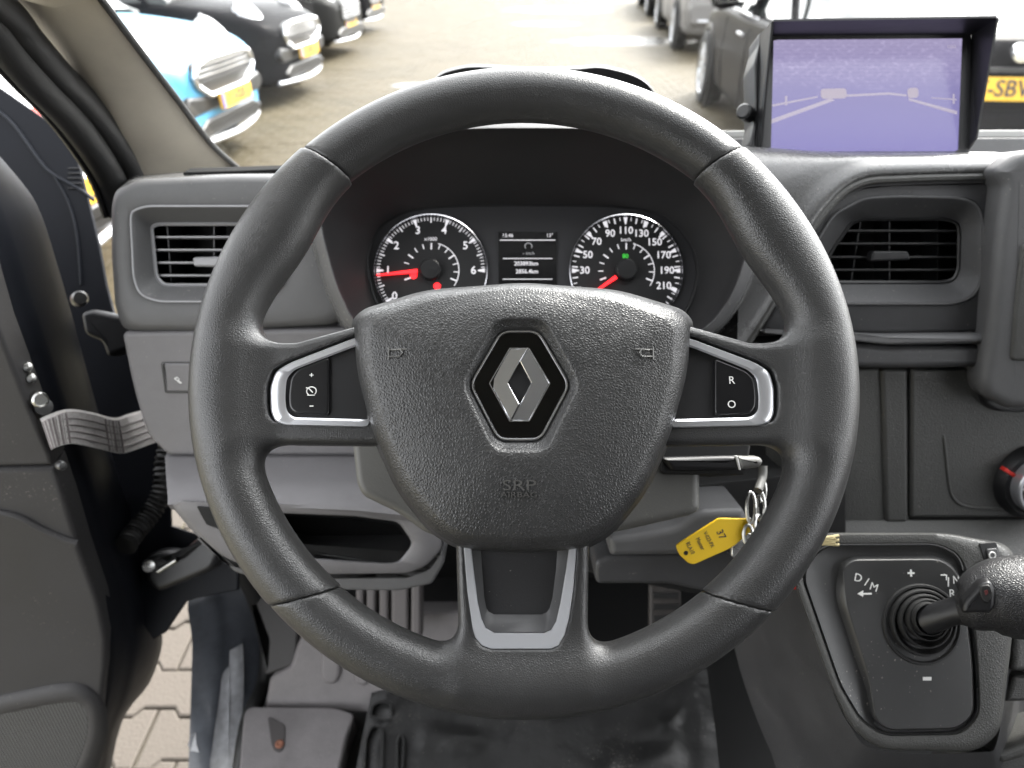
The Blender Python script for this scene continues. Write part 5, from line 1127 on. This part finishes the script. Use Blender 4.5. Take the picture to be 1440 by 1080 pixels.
FKN = frame(1385, 838, .5235, yaw=-24)
bt = slab('knob_button', FKN, rnd([(1352, 863), (1354, 847), (1379, 820), (1393, 817), (1400, 830), (1399, 855), (1392, 863)], 7), -.02, -.0015, BLACK, gv, bev=.003)
slab('button_inset', FKN, rnd([(1378, 824), (1392, 822), (1397, 834), (1392, 846), (1384, 848), (1378, 838)], 5), -.01, -.0003, RUBBER, bt, bev=.001)
slab('button_mark', FKN, rnd([(1384, 831), (1389, 829), (1390, 834), (1386, 838)], 1.5), -.004, .0002, mat('dull_red', (.10, .02, .02), .5), bt, bev=.0002)

# ================================================================ camera monitor
FM = frame(1220, 135, .74)
mo = thing('camera_monitor', 'reversing camera monitor with black sun hood standing on the dash top', 'monitor', FM.w(1220, 222, -.02))
HB = [(1068, 44), (1366, 42), (1362, 220), (1066, 220)]
slab('housing', FM, rnd(HB, 6), -.035, -.002, BLACK, mo, bev=.003)
ring('screen_frame', FM, rnd(HB, 6), [(1088, 56), (1353, 54), (1347, 213), (1084, 213)], (1218, 134), [(0, -.004), (.0, .003), (.5, .003), (1, .0015), (1, -.002)], BLACK, mo, n=200, ang=25)
SCR = bpy.data.materials.new('camera_picture'); SCR.use_nodes = True
t = SCR.node_tree; N = t.nodes; L = t.links; b = N['Principled BSDF']; b.inputs['Base Color'].default_value = (.01, .01, .015, 1); b.inputs['Roughness'].default_value = .18
tc = N.new('ShaderNodeTexCoord'); sx = N.new('ShaderNodeSeparateXYZ'); L.new(tc.outputs['Generated'], sx.inputs[0])
rp = N.new('ShaderNodeValToRGB'); rp.color_ramp.elements[0].color = (.26, .235, .53, 1); rp.color_ramp.elements[1].color = (.34, .30, .48, 1); e = rp.color_ramp.elements.new(.55); e.color = (.25, .225, .46, 1)
L.new(sx.outputs['Z'], rp.inputs[0])
mpv = N.new('ShaderNodeMapping'); mpv.inputs['Scale'].default_value = (40, 1, 34); L.new(tc.outputs['Generated'], mpv.inputs[0])
nz = N.new('ShaderNodeTexNoise'); nz.inputs['Scale'].default_value = 1; nz.inputs['Detail'].default_value = 3; L.new(mpv.outputs[0], nz.inputs['Vector'])
mr = N.new('ShaderNodeMapRange'); mr.inputs['From Min'].default_value = .55; mr.inputs['From Max'].default_value = .8; mr.inputs['To Max'].default_value = .38; L.new(nz.outputs['Fac'], mr.inputs[0])
mz = N.new('ShaderNodeMath'); mz.operation = 'MULTIPLY'; zr = N.new('ShaderNodeMapRange'); zr.inputs['From Min'].default_value = .45; zr.inputs['From Max'].default_value = .75; L.new(sx.outputs['Z'], zr.inputs[0]); L.new(zr.outputs[0], mz.inputs[0]); L.new(mr.outputs[0], mz.inputs[1])
bk = N.new('ShaderNodeTexBrick'); bk.inputs['Scale'].default_value = 1; bk.inputs['Mortar Size'].default_value = .10; bk.inputs['Color1'].default_value = (0, 0, 0, 1); bk.inputs['Color2'].default_value = (.25, .25, .25, 1); bk.inputs['Mortar'].default_value = (1, 1, 1, 1)
mpb = N.new('ShaderNodeMapping'); mpb.inputs['Scale'].default_value = (9, 1, 8); L.new(tc.outputs['Generated'], mpb.inputs[0]); sb = N.new('ShaderNodeSeparateXYZ'); cbb = N.new('ShaderNodeCombineXYZ'); L.new(mpb.outputs[0], sb.inputs[0]); L.new(sb.outputs['X'], cbb.inputs['X']); L.new(sb.outputs['Z'], cbb.inputs['Y']); L.new(cbb.outputs[0], bk.inputs['Vector'])
bm_ = N.new('ShaderNodeMath'); bm_.operation = 'MULTIPLY'; L.new(bk.outputs['Color'], bm_.inputs[0]); L.new(nz.outputs['Fac'], bm_.inputs[1])
ba = N.new('ShaderNodeMath'); ba.operation = 'MULTIPLY_ADD'; ba.inputs[1].default_value = .32; L.new(bm_.outputs[0], ba.inputs[0]); L.new(mr.outputs[0], ba.inputs[2]); L.new(ba.outputs[0], mz.inputs[1])
mx = N.new('ShaderNodeMix'); mx.data_type = 'RGBA'; L.new(mz.outputs[0], mx.inputs['Factor']); L.new(rp.outputs[0], mx.inputs['A']); mx.inputs['B'].default_value = (.62, .55, .80, 1)
L.new(mx.outputs['Result'], b.inputs['Emission Color']); b.inputs['Emission Strength'].default_value = .125
scr = slab('screen', FM, [(1087, 55), (1354, 53), (1348, 214), (1083, 214)], -.004, .0006, SCR, mo, bev=.0002)
PIC = mat('picture_line', (.1, .1, .1), .5, emis=((.56, .49, .64), .095)); PIC2 = mat('picture_glow', (.1, .1, .1), .5, emis=((.54, .46, .58), .095))
mm = MB()
for poly in ([(1084, 168), (1168, 138), (1174, 141), (1084, 174)], [(1086, 147), (1150, 135), (1150, 137), (1086, 150)], [(1190, 133), (1250, 130), (1275, 133), (1275, 135.5), (1250, 133), (1190, 136)], [(1278, 138), (1346, 156), (1346, 161), (1278, 141)], [(1310, 137), (1345, 139), (1345, 141), (1310, 138)], [(1104, 135), (1107, 135), (1107, 148), (1104, 148)], [(1340, 132), (1342.5, 132), (1342.5, 146), (1340, 146)]):
    slab('picture_line', FM, poly, .0005, .0010, PIC, scr, bev=.00005)
mm.add(*textm('LQ22', FM, FM.l(1338, 66), 3.5 * .74 / FPX, .0008, .0002)); obj('picture_caption', mm.V, mm.F, PIC, scr, smooth=False)
mm = MB()
for poly in ([(1154, 125), (1190, 124), (1191, 138), (1155, 139)], [(1276, 124), (1291, 123), (1292, 137), (1277, 138)]): slab('picture_lamp', FM, rnd(poly, 5), .0005, .0011, PIC2, scr, bev=.0001)
HD = .045
def fl(name, a, b, c, d, t):      # hood leaf: two points on the housing, two at the hood's front edge
    q = [a, b, c, d]; obj(name, q + [p + t for p in q], [(0, 1, 2, 3), (7, 6, 5, 4), (0, 4, 5, 1), (1, 5, 6, 2), (2, 6, 7, 3), (3, 7, 4, 0)], BLACK, mo, smooth=False)
fl('hood_top', FM.w(1068, 52), FM.w(1366, 50), FM.w(1402, 25, HD), FM.w(1088, 30, HD), FM.ey * .002)
fl('hood_side', FM.w(1366, 50), FM.w(1358, 214), FM.w(1372, 194, HD * .30), FM.w(1402, 25, HD), FM.ex * .002)
fl('hood_side', FM.w(1070, 52), FM.w(1066, 216), FM.w(1072, 205, HD * .2), FM.w(1088, 30, HD), FM.ex * -.002)
br = slab('bracket', FM, rnd([(1060, 90), (1068, 60), (1070, 218), (1058, 222), (1054, 200), (1062, 170)], 4), -.03, .004, BLACK, mo, bev=.002)
lathe('bracket_knob', frame(1048, 158, .735, yaw=-40), (0, 0), [(.007, -.012), (.0078, -.008), (.0078, .004), (.006, .006), (.001, .006)], BLACK, mo, n=12)
slab('foot', FM, rnd([(1180, 216), (1260, 216), (1268, 240), (1172, 240)], 4), -.03, -.012, BLACK, mo, bev=.002)

# ================================================================ keys
FKY = frame(1005, 760, .600, tilt=-4, yaw=4)
kt = thing('key_tag', 'yellow plastic key tag with handwriting hanging from the ignition key', 'key tag', FKY.O)
TG = rnd([(951, 767), (1011, 729), (1056, 730), (1060, 744), (1030, 770), (976, 794), (968, 792), (955, 780)], [4, 4, 3, 3, 8, 6, 4, 6])
slab('tag', FKY, TG, -.0012, .0012, YEL, kt, bev=.0006)
sk = .6 / FPX
mm = MB()
for s_, px, py, hh, rr in (('37', 1013, 751, 10, 2.05), ('RLA10', 970, 770, 6, 2.05), ('Master', 984, 764, 6, 2.05), ('V-023-PX', 996, 758, 5.5, 2.05)):
    mm.add(*textm(s_, FKY, FKY.l(px, py), hh * sk, .0014, .0001, rot=rr - math.pi / 1.0 + .45 * 0, sx=.8 if len(s_) > 4 else 1))
mm.build('handwriting', INK, kt, smooth=False)
lathe('eyelet', FKY, FKY.l(964, 777), [(.0019, .0012), (.0014, .0016), (.0001, .0015)], MATTE, kt, n=20)
kr = thing('key_ring', 'steel key ring and links hanging below the steering column', 'key ring', P(1064, 715, .60))
def torus_path(c, r, ax1, ax2, n=24): return [c + ax1 * (r * math.cos(2 * math.pi * i / n)) + ax2 * (r * math.sin(2 * math.pi * i / n)) for i in range(n)]
def link(px, py, ry, rx, d, yaw, r):
    e1 = (RT * math.cos(yaw) + FW * math.sin(yaw)); tube('ring_link', [P(px, py, d) + e1 * (rx * sk * math.cos(2 * math.pi * i / 24)) + UP * (ry * sk * math.sin(2 * math.pi * i / 24)) for i in range(24)], r, STEEL, kr, n=8, closed=True)
link(1056, 714, 22, 7, .598, .3, .0014); link(1070, 712, 20, 5, .602, -.5, .0014); link(1066, 736, 12, 9, .600, .8, .0014); link(1052, 752, 14, 6, .597, -.2, .0014); link(1072, 690, 16, 5, .604, .1, .0012)
pk = thing('ignition_key', 'metal key with grey head beside the yellow key tag', 'key', P(1044, 775, .605))
slab('key_head', frame(1045, 772, .605), rnd([(1030, 762), (1048, 748), (1066, 752), (1062, 772), (1048, 788), (1028, 784)], 6), -.004, .0, STEEL, pk, bev=.0015)
slab('key_blade', frame(1045, 772, .605), [(1048, 746), (1054, 728), (1060, 730), (1058, 750)], -.0025, -.0005, STEEL, pk, bev=.0003)
scd = thing('frayed_cord', 'short frayed straw coloured cord end above the gear console', 'cord', P(1165, 758, .61))
for i in range(5): tube('strand', spline([P(1120, 762 + i, .598), P(1150, 757 + i * 2.0, .590), P(1166, 755.5 + i * 2.4, .586), P(1180 - (i % 2) * 5, 753 + i * 3.3, .584)], 4, False), .0013, ORK, scd, n=6)
rw = tube('red_wire', [P(1116, 828, .60), P(1121, 820, .60), P(1126, 814, .601)], .0016, REDP, None, n=6); tag(rw, 'short red wire end beside the gear console', 'wire')
